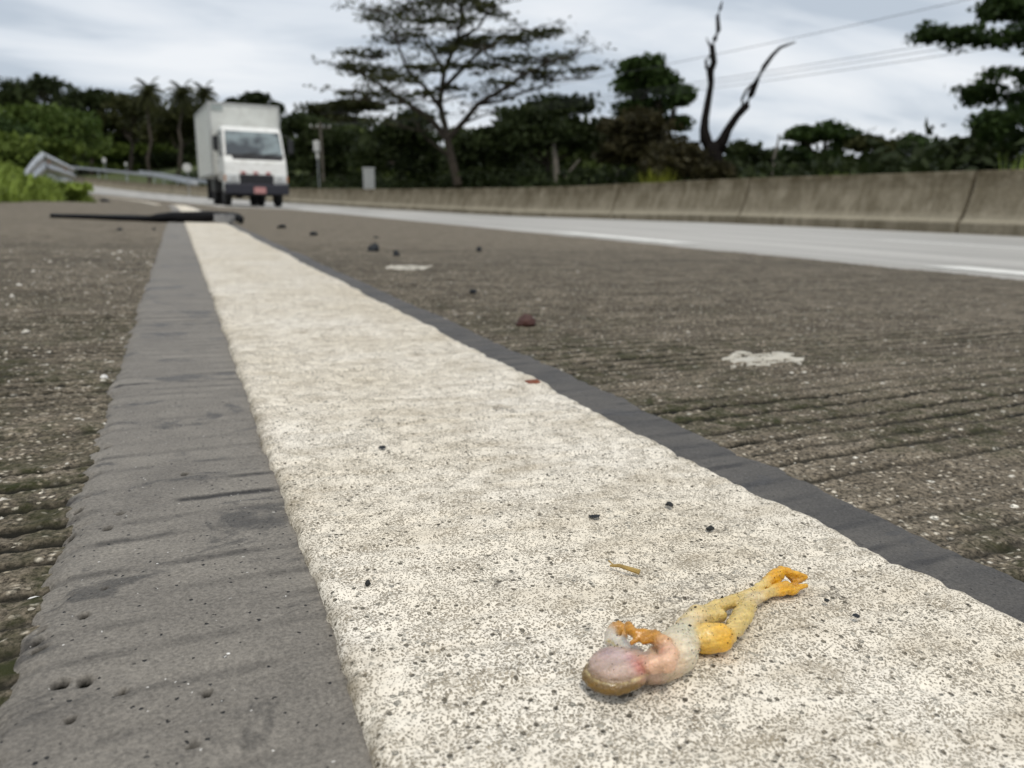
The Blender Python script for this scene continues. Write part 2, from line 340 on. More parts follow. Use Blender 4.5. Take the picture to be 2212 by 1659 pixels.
# carriageway, seen at a grazing angle
m = M('worn carriageway'); p = m.pos()
base = m.mix(m.ramp(m.noise(m.pos((1.2, 0.12, 1)), 2.0, 5, 0.6), (0.35, 0), (0.65, 1)), (0.29, 0.277, 0.25), (0.49, 0.47, 0.43))
base = m.mix(1.0, base, m.ramp(m.noise(p, 120, 3, 0.7), (0.3, 0.78), (0.7, 1.12)), 'MULTIPLY')
M_ROAD = m.set(Base_Color=base, Roughness=0.55, Normal=m.bump(m.noise(p, 180, 3, 0.7), 0.002, 0.6))
YR = np.concatenate([[-60, -30, -10, -4], axis(-2, [(3, .1, 1), (200, 0.1, 1.06)])])
def flat(h): return lambda o, Y: (np.full_like(o, h), {})
def hf_road(o, Y): return 0.006-0.02*np.clip((1.56-o)/.05, 0, 1), {}
struct(obj('carriageway', grid_mesh('carriageway', axis(1.5, [(1.6, .02, 1), (10.4, 0.3, 1)]), hf_road, M_ROAD, YY=YR)))
M_PAINT = plain('worn lane paint', (0.78, 0.77, 0.72), 0.6, var=0.1, sc=9, dirt=(0.4, 0.39, 0.36))
def dash(o0, w, ya, yb): return struct(obj('lane_dash', grid_mesh('lane_dash', np.linspace(o0, o0+w, 3), flat(0.0075), M_PAINT, YY=np.linspace(ya, yb, 14))))
o1, y1 = px_o(1910, 581); o2, y2 = px_o(1880, 520)
dash(o1+.12, .14, -2.4, y1); q1 = px_o(1310, 527)[1]; q2 = px_o(1010, 500)[1]; dash(o1+.12, .14, q1, q2)
dash(o2, .16, -2, y2)
for k in range(1, 6): dash(o1+.12, .14, q2+6*k, q2+6*k+2.4)

# terrain sheet to the horizon
def terr(X, Y):
    o = X+shift(Y); z = groad(X, Y)
    l = np.clip(-1.35-o, 0, None); r = np.clip(o-10.6, 0, None)
    bank = 0.30*np.clip(l, 0, 4)+0.10*np.clip(l-4, 0, 60)
    rb = 0.03*np.clip(r, 0, 30)
    hill = np.where(l > 0, 1, 1)*5.0*np.clip((Y-60)/120, 0, 1)**1.2*np.clip((l+r)/30, 0, 1)
    cor = np.where((l <= 0) & (r <= 0), -0.12, 0.0) - 0.12*np.clip(1-l/.4, 0, 1)*(l > 0)
    return z + bank + rb + hill + cor + 0.12*fbm(X*.35, Y*.35, 3, 71)*np.clip((l+r)/2, 0, 1)
m = M('grassy ground'); p = m.pos()
base = m.mix(m.ramp(m.noise(p, 0.7, 6, 0.7), (0.35, 0), (0.65, 1)), (0.045, 0.055, 0.018), (0.09, 0.12, 0.03))
base = m.mix(m.ramp(m.noise(p, 3, 5, 0.7), (0.55, 0), (0.7, 0.7)), base, (0.10, 0.085, 0.05))
M_GROUND = m.set(Base_Color=base, Roughness=0.9, Normal=m.bump(m.noise(p, 12, 5, 0.7), 0.05))
ax = np.concatenate([-axis(12, [(900, 2, 1.12)])[::-1], axis(-11.5, [(14, 0.45, 1)]), axis(15, [(900, 2, 1.12)])])
ay = np.concatenate([[-400, -150, -60, -20], axis(-8, [(60, 0.7, 1), (150, 2.5, 1), (1500, 5, 1.15)])])
Xg, Yg = np.meshgrid(ax, ay); Zg = terr(Xg, Yg); nx, ny = len(ax), len(ay)
i = (np.arange(ny-1)[:, None]*nx+np.arange(nx-1)[None]).ravel()
struct(obj('ground', mesh('ground', np.stack([Xg.ravel(), Yg.ravel(), Zg.ravel()], 1), np.stack([i, i+1, i+nx+1, i+nx], 1), M_GROUND, True)))

# ------------------------------------------------------------------ concrete barrier
oB = px_o(2212, 512)[0]
m = M('weathered barrier concrete'); p = m.pos(); hz = m.n('SeparateXYZ', {'Vector': p}).outputs[2]
base = m.mix(m.ramp(m.noise(p, 1.6, 6, 0.65), (0.35, 0), (0.65, 1)), (0.165, 0.14, 0.095), (0.31, 0.272, 0.20))
st = m.ramp(m.noise(m.pos((3.0, 3.0, 0.35)), 2.0, 5, 0.7), (0.46, 0), (0.66, 0.65)); base = m.mix(st, base, (0.10, 0.08, 0.045))
st2 = m.ramp(m.noise(m.pos((5, 5, 0.5)), 1.3, 4, 0.6), (0.58, 0), (0.7, 0.6)); base = m.mix(st2, base, (0.36, 0.32, 0.24))
base = m.mix(m.math('MULTIPLY', m.attr('lip').outputs['Fac'], 0.75), base, (0.37, 0.335, 0.255))
base = m.mix(m.math('MULTIPLY', m.attr('top').outputs['Fac'], m.ramp(m.noise(m.pos((1, 1, 1.6)), 2.2, 5, 0.7), (0.36, 0.1), (0.62, 0.95)), clamp=True), base, (0.062, 0.047, 0.022))
base = m.mix(1.0, base, m.ramp(m.noise(p, 30, 4, 0.7), (0.3, 0.75), (0.7, 1.15)), 'MULTIPLY')
M_BAR = m.set(Base_Color=base, Roughness=0.85, Specular_IOR_Level=0.15, Normal=m.bump(m.noise(p, 25, 5, 0.7), 0.006))
bar = thing('concrete_barrier', 'long stained tan concrete road barrier in cast segments along the far carriageway edge', 'barrier', (oB, 0, 0))
prof = [(0.0, -0.15, 0), (0.0, 0.0, 0), (0.0, 0.14, .2), (0.015, 0.165, 1), (0.06, 0.20, .9), (0.10, 0.29, .15), (0.2, 0.62, 0), (0.235, 0.825, 0), (0.25, 0.84, 0), (0.42, 0.84, 0), (0.62, 0.15, 0), (0.62, -0.15, 0)]
def bar_y(x):                                               # distance along the road at which column x meets the barrier face
    D = 2.0
    while D < 300:
        q = at(x, 440, D)
        if q[0]+float(shift(q[1])) > oB+.15: return float(q[1])
        D += .02
JA, JB = bar_y(2092), bar_y(1610); SEG = JB-JA; ya = JA-SEG*math.ceil((JA+9)/SEG)
while ya < 150:
    big = True; yb = ya+SEG
    Yq = np.linspace(ya+.028, yb-.028, 4); V = []; lip = []; top_ = []
    for Y in Yq:
        for a, z, l in prof:
            o = oB+a; V.append((o-float(shift(Y))-oB, Y, -EX*oB+float(rise(Y))+z+0.004*random.uniform(-1, 1)*(z > .7))); lip.append(l); top_.append(max(0, (z-.5)/.34))
    n = len(prof); Fc = []
    for s in range(3):
        for k in range(n): k2 = (k+1) % n; Fc.append((s*n+k, s*n+k2, (s+1)*n+k2, (s+1)*n+k))
    Fc += [tuple(range(n))[::-1], tuple(3*n+k for k in range(n))]
    obj('barrier_segment', mesh('barrier_segment', V, Fc, M_BAR, False, {'lip': lip, 'top': top_}), bar); ya = yb

Vc = []
for Y in np.arange(-9, 150, 3.):
    for a_, z_ in ((.30, -.1), (.36, .79), (.40, .79), (.55, -.1)): Vc.append((a_-float(shift(Y)), Y, -EX*oB+float(rise(Y))+z_))
Fcc = []
for i in range(len(Vc)//4-1):
    for k in range(4): Fcc.append((i*4+k, i*4+(k+1) % 4, i*4+4+(k+1) % 4, i*4+4+k))
obj('joint_filler', mesh('joint_filler', Vc, Fcc, plain('dark joint filler', (.03, .026, .02), .9, spec=.1)), bar)
# ------------------------------------------------------------------ guardrails
M_GALV = plain('galvanised steel', (0.50, 0.52, 0.54), 0.42, 0.75, 0.15, 4, 0.002, dirt=(0.30, 0.27, 0.22))
M_RUSTY = plain('rusty bolt', (0.35, 0.14, 0.03), 0.8)
def wbeam(P, out_dirs, name, parent, hgt=0.31):             # corrugated rail swept through P (centre), out = toward traffic
    pr = []
    for k in range(13):
        z = (k/12-.5)*hgt; pr.append((0.041*math.cos(4*math.pi*(k/12-.5)*1.0)*(-1 if True else 1), z))
    V = []; n = len(pr); th = 0.006
    for (c, od, ud) in zip(P, out_dirs, [np.array((0, 0, 1.))]*len(P)):
        c = np.asarray(c, float); od = np.asarray(od, float)
        for a, z in pr: V.append(c+od*a+ud*z)
        for a, z in pr[::-1]: V.append(c+od*(a-th)+ud*z)
    N2 = 2*n; Fc = []
    for s in range(len(P)-1):
        for k in range(N2): k2 = (k+1) % N2; Fc.append((s*N2+k, s*N2+k2, (s+1)*N2+k2, (s+1)*N2+k))
    Fc += [tuple(range(N2))[::-1], tuple((len(P)-1)*N2+k for k in range(N2))]
    return obj(name, mesh(name, V, Fc, M_GALV, True), parent)
A = at(98, 350, 11.5); Bq = at(160, 374, 19.0); Cq = at(58, 392, 10.4)
g = thing('guardrail', 'bent end of a galvanised guardrail folding down into the roadside grass', 'guardrail', (A[0], A[1], float(terr(A[0], A[1]))))
go = np.array(g.location)
far_ = Bq + (Bq-A)*0.9 + np.array([-1.2, 0, 0.0])
wbeam([A-go, A*.6+Bq*.4-go, Bq-go, far_-go], [np.array([0.95, -.3, 0])]*4, 'rail', g)
tw = Cq-A
wbeam([A-go+np.array([-.01, -.02, 0]), A+tw*.5-go+np.array([0, 0, .03]), Cq-go, Cq+tw*.35-go], [np.array([0.5, -.86, 0.12]), np.array([.45, -.86, .3]), np.array([.4, -.85, .4]), np.array([.4, -.85, .4])], 'bent_rail', g)
for t in (0.35, 1.0):
    q = A+(Bq-A)*t; zt = float(terr(q[0], q[1]))
    MB().box((q[0]-go[0]-.12, q[1]-go[1]-.05, zt-go[2]-.4), (q[0]-go[0]-.05, q[1]-go[1]+.05, q[2]-go[2]+.17)).build('post', M_GALV, g)
for t in (0.02, .5):
    q = A+(Bq-A)*t - go; MB().lathe([(0, .03), (.02, .02)], 8, 'x', (q[0]+.03, q[1]-.03, q[2])).build('bolt', M_RUSTY, g)
def farrail(label, pts, z1):
    P = [at(*q) for q in pts]; b = P[0]; g2 = thing('guardrail', label, 'guardrail', (b[0], b[1], float(terr(b[0], b[1])))); go2 = np.array(g2.location)
    wbeam([q-go2 for q in P], [np.array([-.85, -.5, 0])]*len(P), 'rail', g2)
    for q in P[:-1]:
        zt = float(terr(q[0], q[1])); MB().box((q[0]-go2[0]+.05, q[1]-go2[1], min(zt, q[2]-.5)-go2[2]), (q[0]-go2[0]+.15, q[1]-go2[1]+.1, q[2]-go2[2]+.15)).build('post', M_GALV, g2)
    return g2
farrail('long grey guardrail running above the far curve of the barrier', [(425, 398, 62), (380, 389, 70), (330, 379, 78), (270, 373, 88), (210, 367, 100), (150, 361, 112)], 0)
farrail('second grey guardrail ending beside the truck, behind the longer rail', [(520, 402, 56), (460, 396, 62), (400, 387, 70), (350, 377, 80), (300, 371, 90)], 0)

# ------------------------------------------------------------------ leaves and trees
def foliage_mat(name, dark, lite, rough=0.6):
    m = M(name); t = m.attr('tint').outputs['Fac']
    c = m.mix(t, dark, lite); tr = m.n('BsdfTranslucent', {'Color': m.mix(0.35, c, tuple(min(1, x*1.5) for x in lite))})
    m.set(Base_Color=c, Roughness=rough, Specular_IOR_Level=0.12); mixs = m.n('MixShader', {0: 0.18, 1: m.b.outputs[0], 2: tr.outputs[0]})
    m.t.links.new(mixs.outputs[0], m.t.nodes['Material Output'].inputs[0]); return m.m
FM = {k: foliage_mat('foliage '+k, d, l) for k, (d, l) in dict(
    dark=((0.011, 0.017, 0.006), (0.038, 0.052, 0.016)), woodland=((0.018, 0.027, 0.008), (0.08, 0.105, 0.026)), olive=((0.020, 0.024, 0.008), (0.058, 0.062, 0.020)),
    mid=((0.014, 0.027, 0.007), (0.05, 0.082, 0.02)), lime=((0.035, 0.06, 0.012), (0.135, 0.18, 0.035)),
    brown=((0.022, 0.02, 0.009), (0.06, 0.052, 0.022)), yellow=((0.13, 0.15, 0.02), (0.32, 0.33, 0.05)),
    fresh=((0.03, 0.055, 0.010), (0.095, 0.135, 0.03)), grass=((0.075, 0.105, 0.018), (0.26, 0.34, 0.065))).items()}
M_BARK = plain('grey bark', (0.055, 0.046, 0.037), 0.9, 0, 0.35, 6, 0.01, spec=.08)
M_BARKP = plain('pale bark', (0.125, 0.11, 0.09), 0.9, 0, 0.3, 6, 0.01)
M_DEAD = plain('charred wood', (0.010, 0.008, 0.007), 0.85, 0, 0.35, 6, 0.01, spec=.08)
def leaves(C, n, size, flat_=0.0, asp=1.9):
    """n leaf quads about points C (k,3)"""
    d = RNG.normal(size=(n, 3)); d[:, 2] *= (1-flat_); d /= np.linalg.norm(d, axis=1)[:, None]
    r = RNG.normal(size=(n, 3)); a = np.cross(d, r); a /= np.linalg.norm(a, axis=1)[:, None]
    s = size*RNG.uniform(0.55, 1.35, n)[:, None]; u = d*s*asp*0.5; v = a*s*0.5
    V = np.stack([C-u, C+v-u*.15, C+u, C-v-u*.15], 1).reshape(-1, 3)
    return V, np.arange(4*n).reshape(n, 4)
def clump_points(c, r, n, sub=9, spread=0.42, shell=0.75):
    """points gathered in sub-clumps near the skin of an ellipsoid -> uneven outline with gaps"""
    d = RNG.normal(size=(sub, 3)); d /= np.linalg.norm(d, axis=1)[:, None]
    d[:, 2] = np.where(d[:, 2] < -0.35, -d[:, 2]*.6, d[:, 2])
    rad = shell*RNG.uniform(0.35, 1.0, sub)**0.5
    S = d*rad[:, None]
    k = RNG.integers(0, sub, n); pts = S[k]+np.clip(RNG.normal(size=(n, 3)), -1.9, 1.9)*spread*np.array([1, 1, .7])*RNG.uniform(.5, 1.1, sub)[k][:, None]
    tint = RNG.uniform(0, 1, sub)[k]*.65+RNG.uniform(0, .35, n)
    return np.asarray(c)+pts*np.asarray(r), tint, np.asarray(c)+S*np.asarray(r)
def bent(a, b, n=5, j=0.08, sag=0.0):
    a, b = np.asarray(a, float), np.asarray(b, float); Lg = np.linalg.norm(b-a); P = []
    for i in range(n+1):
        t = i/n; q = a*(1-t)+b*t; q = q+RNG.normal(size=3)*j*Lg*math.sin(math.pi*t)*.5; q[2] += sag*Lg*math.sin(math.pi*t); P.append(q)
    return P
def tree(label, base, clumps, fol, leaf=0.3, dens=1.0, trunk_r=0.16, trunk_top=None, bark=None, name='tree', cat='tree', group=None, sub=10, spread=0.42, twigs=True, flat_=0.0, base_z=None):
    base = np.array([base[0], base[1], float(terr(base[0], base[1])) if base_z is None else base_z], float)
    t = thing(name, label, cat, base, group)
    cen = np.mean([c for c, r, n in clumps], axis=0); tt = np.asarray(trunk_top, float) if trunk_top is not None else base+(cen-base)*0.55
    tb = MB(); tb.tube([p-base for p in bent(base+np.array([0, 0, -.2]), tt, 5, .05)], np.linspace(trunk_r, trunk_r*.6, 6), 7)
    Vs, Fs, Ts = [], [], []; off = 0
    for c, r, n in clumps:
        n = int(n*dens); P, ti, S = clump_points(c, r, n, sub, spread)
        br = bent(tt, c, 4, .1); tb.tube([p-base for p in br], np.linspace(trunk_r*.5, trunk_r*.15, 5), 5)
        if twigs:
            for s_ in S[:6]: tb.tube([p-base for p in bent(br[2], s_, 3, .1)], np.linspace(trunk_r*.16, trunk_r*.05, 4), 4)
        V, Fc = leaves(P-base, n, leaf, flat_); Vs.append(V); Fs.append(Fc+off); Ts.append(np.repeat(ti, 4)); off += len(V)
    tb.build('trunk', bark or M_BARK, t)
    obj('crown', mesh('crown', np.concatenate(Vs), np.concatenate(Fs), FM[fol], False, {'tint': np.concatenate(Ts)}), t)
    return t
def pxc(x, y, d, rx, ry, n, rz=None):                       # a clump given by its place, distance and half sizes (in measuring-frame units at that distance)
    k = d/F; return (at(x, y, d), (rx*k, (rz if rz else (rx+ry)/2)*k, ry*k), n)
def gp(x, d):                                               # ground point under column x at distance d
    q = at(x, 427, d); return (q[0], q[1])

def beyond(x, extra):                                       # distance at which column x lies 'extra' metres behind the barrier
    D = 2.0
    while D < 300:
        q = at(x, 427, D)
        if q[0]+float(shift(q[1])) > oB+extra: break
        D += .05
    return D

# broad flat-topped tree
def acacia():
    D = 36.0; b = np.array([*gp(992, D), 0]); b[2] = float(terr(b[0], b[1])); t = thing('spreading_tree', 'tall spreading tree with layered feathery crown and forked grey limbs behind the barrier', 'tree', b)
    tb = MB(); Vs, Fs, Ts = [], [], []; off = 0
    limbs = [  # pixel polylines with a depth drift
        ([(992, 405), (975, 340), (960, 285), (950, 225), (960, 150), (985, 90), (1000, 30), (1005, -60)], 0.21, 0),
        ([(966, 300), (1000, 265), (1035, 225), (1075, 195), (1130, 165), (1190, 135), (1240, 120)], 0.16, -2.0),
        ([(966, 300), (930, 255), (880, 225), (830, 195), (780, 160), (750, 145)], 0.17, 1.5),
        ([(952, 230), (920, 190), (880, 150), (850, 90), (830, 30)], 0.12, -2.5),
        ([(960, 150), (920, 100), (900, 50), (880, -20)], 0.10, 2),
        ([(955, 190), (1000, 150), (1040, 110), (1080, 85), (1150, 70)], 0.12, 2.5),
        ([(1035, 225), (1090, 215), (1140, 195), (1200, 180), (1260, 170)], 0.08, 1.2),
        ([(985, 90), (1030, 60), (1060, 20), (1080, -30)], 0.09, -2),
        ([(880, 225), (830, 225), (790, 215), (760, 195)], 0.08, -1.0),
        ([(975, 340), (925, 300), (905, 280)], 0.10, -1.5), ([(1000, 265), (1040, 250), (1080, 240)], .07, 2.2), ([(960, 150), (1005, 120), (1050, 110)], .07, -2.8)]
    tips = []
    for pts, r0, dz in limbs:
        n = len(pts); P = [at(x, y, D+dz*(i/(n-1))**1.2) + RNG.normal(size=3)*.05 for i, (x, y) in enumerate(pts)]
        tb.tube([q-b for q in P], np.linspace(r0, r0*.22, n), 7)
        for i in range(max(2, n//2-1), n):
            for _ in range(5):
                a = RNG.uniform(0, 6.283); ln = RNG.uniform(.6, 2.0); q = P[i]+np.array([math.cos(a)*ln, math.sin(a)*ln, RNG.uniform(-.1, .75)])
                tb.tube([s-b for s in bent(P[i], q, 3, .12)], np.linspace(.035, .012, 4), 4, False); tips.append(q)
    pads = [(830, 40, 65, 26), (900, 20, 70, 30), (980, 5, 80, 34), (1040, 30, 50, 24), (870, 85, 70, 18), (790, 120, 55, 18), (800, 160, 70, 22), (860, 170, 60, 16), (940, 110, 60, 16), (1000, 95, 65, 18), (1070, 95, 60, 18), (1130, 85, 60, 16), (1180, 70, 50, 12), (1105, 135, 70, 14), (1190, 130, 55, 12), (1255, 150, 38, 9), (1040, 150, 60, 13), (770, 200, 40, 9), (840, 215, 50, 10), (920, 150, 50, 14), (980, 190, 40, 9), (1100, 180, 40, 8), (760, 150, 34, 14), (910, -40, 100, 34), (1010, -60, 100, 34), (960, 50, 90, 16), (1150, 160, 60, 9), (905, 200, 30, 8)]
    P, T = [], []
    for (x, y, rx, ry) in pads:
        for rep in range(2):
            dd = D+RNG.uniform(-2.6, 2.6); c, r, _ = pxc(x+RNG.uniform(-12, 12), y+RNG.uniform(-5, 5), dd, rx*.9, ry*.75, 0, rx*.9)
            n = int(180*(rx/55)*(ry/16)**.5); q, ti, S = clump_points(c, r, n, 12, .30, 1.0); P.append(q); T.append(ti)
            for s in S[:4]: tb.tube([k-b for k in bent(np.array(c)-[0, 0, .25], s, 2, .1)], [.02, .015, .01], 4, False)
    for q in tips:
        k = RNG.normal(size=(20, 3))*[.34, .34, .07]+q; P.append(k); T.append(np.full(20, RNG.uniform(0, .8)))
    P = np.concatenate(P); V, Fc = leaves(P-b, len(P), .098, .55, 2.3)
    tb.build('trunk', M_BARK, t); obj('crown', mesh('crown', V, Fc, FM['olive'], False, {'tint': np.repeat(np.concatenate(T), 4)}), t)
acacia()
# forked dead tree
def dead():
    D = 24.0; b = np.array([*gp(1545, D), 0]); b[2] = float(terr(b[0], b[1])); t = thing('dead_tree', 'leafless blackened dead tree forked into two bare curving limbs', 'tree', b)
    def ln(pts, rs, nm='limb', dz=0):
        P = [at(x, y, D+dz*i/len(pts)) for i, (x, y) in enumerate(pts)]; MB().tube([q-b for q in P], [r*1.02*D/F for r in rs], 9).build(nm, M_DEAD, t, smooth=True)
    ln([(1548, 410), (1546, 370), (1544, 345), (1540, 322), (1536, 308)], [15, 15, 17, 20, 12], 'trunk')
    ln([(1538, 335), (1524, 300), (1521, 280), (1523, 255), (1530, 215), (1536, 180), (1534, 155), (1542, 135), (1538, 100), (1544, 85), (1552, 65), (1550, 35), (1556, 18), (1560, 3)], [14, 13, 10, 8.5, 7.5, 6.5, 8, 7, 6, 5.5, 5, 4, 3.5, 1.2], dz=.5)
    ln([(1545, 330), (1563, 300), (1572, 280), (1592, 250), (1612, 228), (1622, 205), (1632, 180), (1650, 145), (1668, 120), (1685, 103), (1703, 96), (1719, 91)], [17, 12, 9, 8, 8.5, 7, 6, 5, 4, 3.2, 2.4, 1], dz=-.9)
    ln([(1534, 158), (1526, 146), (1525, 130), (1533, 122), (1537, 116)], [4, 3.5, 3, 3, 3], 'twig'); ln([(1534, 98), (1530, 92), (1526, 80)], [3, 2, .8], 'twig')
    ln([(1602, 240), (1603, 215), (1612, 195), (1624, 184)], [3, 3, 2.5, 3], 'twig', .3)
dead()
# palms
def palm(label, x, ytop, D, lean, nf=34, fl=2.5):
    b = np.array([*gp(x+lean, D), 0]); b[2] = float(terr(b[0], b[1])); t = thing('palm_tree', label, 'palm', b, 'palms beyond the curve')
    top = at(x, ytop, D); MB().tube([q-b for q in bent(b-[0, 0, .3], top, 6, .03)], np.linspace(.2, .12, 7), 8).build('trunk', M_BARK, t)
    Vs, Fs, T = [], [], []; off = 0
    for k in range(nf):
        a = 2*math.pi*(k*0.618); el = math.radians(85-95*(k/nf)); d = np.array([math.cos(a)*math.cos(el), math.sin(a)*math.cos(el), math.sin(el)]); q = top-b
        tn = RNG.uniform(0, 1)
        hor = np.array([-math.sin(a), math.cos(a), 0]); ns = 12; st = fl/ns
        for i in range(ns):
            d = d+np.array([0, 0, -.21]); d /= np.linalg.norm(d); q2 = q+d*st; w = .55*math.sin(math.pi*(i+.8)/(ns+.8))+.08
            for sgn in (-1, 1):
                e_ = q2+hor*sgn*w+d*.2-np.array([0, 0, .55*w]); V = np.array([q, q2, e_, (q+e_)/2-[0, 0, .04]]); Vs.append(V); Fs.append(np.arange(4)[None]+off); off += 4; T += [tn]*4
            q = q2
    obj('fronds', mesh('fronds', np.concatenate(Vs), np.concatenate(Fs), FM['olive'], False, {'tint': T}), t)
palm('leftmost and tallest of the three palms beyond the road curve', 322, 206, 88, 2)
palm('middle of the three palms, left of the white truck', 394, 210, 84, -4, fl=2.3)
palm('palm just above the rear corner of the truck box', 441, 208, 90, -3, 30, 2.2)

TL = [ # label, base x, distance, clumps, foliage, leaf, dens
 ('dark ragged tree rising above the left skyline', 80, 95, [(60, 200, 60, 26, 600), (102, 184, 30, 20, 320), (25, 215, 40, 24, 500), (85, 240, 70, 30, 700)], 'dark', .40),
 ('bright green domed tree low on the far left', 105, 48, [(105, 262, 80, 32, 1500), (60, 285, 60, 32, 1000), (150, 285, 52, 40, 1100), (105, 310, 90, 32, 1200)], 'fresh', .24),
 ('rounded dark green tree in the skyline left of the palms', 205, 120, [(195, 222, 62, 26, 900), (240, 228, 50, 24, 700), (175, 262, 75, 32, 900), (235, 270, 70, 32, 900)], 'dark', .5),
 ('olive tree in the skyline behind the leftmost palm', 285, 115, [(285, 232, 50, 28, 800), (270, 275, 62, 36, 900), (325, 265, 50, 36, 700)], 'olive', .45),
 ('lime green tree with layered boughs before the dark wood', 285, 124, [(270, 300, 60, 18, 900), (310, 325, 52, 18, 800), (250, 330, 54, 22, 800), (290, 350, 70, 20, 900), (285, 362, 75, 14, 800)], 'lime', .42),
 ('brownish shrubby tree left of the lime green tree', 180, 128, [(178, 320, 40, 28, 900), (190, 350, 42, 24, 800), (150, 340, 30, 18, 500)], 'brown', .42),
 ('dark green tree behind the middle palm', 390, 105, [(390, 255, 55, 32, 900), (360, 290, 50, 36, 800), (430, 280, 50, 36, 800)], 'olive', .42),
 ('dark tree filling the shade between palms and truck', 380, 126, [(380, 312, 60, 32, 900), (360, 350, 60, 26, 700), (425, 340, 45, 36, 700)], 'dark', .45),
 ('round topped dark tree rising just behind the truck box', 545, 110, [(508, 226, 20, 13, 450), (556, 217, 28, 17, 700), (592, 232, 18, 11, 300), (545, 245, 70, 20, 900), (540, 290, 70, 40, 900)], 'dark', .42),
 ('pale olive tree with loose crown right of the truck', 745, 70, [(720, 235, 55, 18, 800), (775, 232, 55, 15, 800), (690, 262, 50, 24, 700), (760, 270, 75, 26, 900)], 'olive', .28),
 ('dense dark tree beside the utility pole', 668, 58, [(660, 280, 50, 36, 900), (650, 330, 48, 36, 900), (720, 310, 48, 44, 900), (700, 360, 60, 32, 800)], 'dark', .26),
 ('dark tree left of the spreading tree trunk', 850, 48, [(870, 300, 75, 50, 1500), (820, 345, 60, 48, 1000), (900, 262, 45, 28, 600), (925, 350, 55, 48, 900)], 'dark', .22),
 ('broad dark tree filling the gap right of the spreading tree trunk', 1060, 46, [(1070, 315, 75, 36, 1500), (1030, 350, 70, 36, 1300), (1110, 360, 70, 32, 1200), (1060, 385, 90, 22, 1200)], 'dark', .22),
 ('low dark tree with pale leaning stems behind the barrier', 1190, 34, [(1140, 270, 60, 34, 1100), (1210, 240, 70, 38, 1400), (1180, 300, 90, 40, 1500), (1090, 310, 60, 44, 1000), (1260, 300, 60, 48, 1200)], 'dark', .17),
 ('upright leafy tree with open crown left of the dead tree', 1385, 31, [(1390, 150, 45, 28, 1200), (1430, 190, 42, 32, 1000), (1360, 195, 40, 28, 800), (1470, 215, 26, 30, 600), (1395, 235, 65, 30, 1300), (1455, 268, 36, 20, 450)], 'mid', .16),
 ('brown green tree in front of the upright leafy tree', 1375, 27, [(1370, 275, 60, 36, 1200), (1350, 330, 60, 44, 1200), (1410, 330, 60, 44, 1200)], 'brown', .15),
 ('drab bush at the foot of the dead tree', 1480, 21.5, [(1470, 338, 50, 30, 1200), (1450, 366, 60, 28, 900), (1535, 376, 55, 20, 800)], 'brown', .13),
 ('lacy green tree right of the dead tree', 1770, 27, [(1740, 300, 50, 30, 900), (1790, 290, 50, 28, 850), (1840, 310, 45, 30, 650), (1720, 345, 60, 32, 1000), (1800, 350, 60, 32, 900)], 'mid', .14),
 ('dark shrubby tree in the gap behind the dead tree', 1640, 30, [(1600, 330, 50, 26, 900), (1650, 350, 55, 30, 1000), (1570, 360, 50, 30, 800)], 'dark', .15),
 ('grey green bush halfway along the right skyline', 1900, 25, [(1880, 320, 50, 32, 1000), (1930, 330, 45, 34, 900), (1900, 360, 70, 28, 1000)], 'olive', .13),
 ('thicket of pointed green shoots left of the right edge tree', 1985, 23, [(1975, 318, 40, 34, 900), (2015, 335, 44, 34, 900), (1990, 362, 60, 26, 900)], 'mid', .12),
 ('dense dark bush under the right edge tree', 2120, 21, [(2080, 325, 50, 34, 1100), (2140, 310, 60, 40, 1300), (2200, 320, 60, 44, 1300), (2120, 360, 90, 26, 1200)], 'dark', .13),
]
for lb, bx, D, cl, fol, lf in TL:
    tree(lb, gp(bx, D), [pxc(x, y, D+random.uniform(-.05, .05)*D, rx, ry, n) for x, y, rx, ry, n in cl], fol, leaf=lf, dens=1.5 if bx < 1600 else .8, sub=10 if bx < 1600 else 15, spread=.42 if bx < 1600 else .27, trunk_r=.1+D*.0022, cat='tree' if 'bush' not in lb and 'thicket' not in lb else 'bush', name='tree' if 'bush' not in lb and 'thicket' not in lb else 'bush', group='trees and bushes beyond the road')
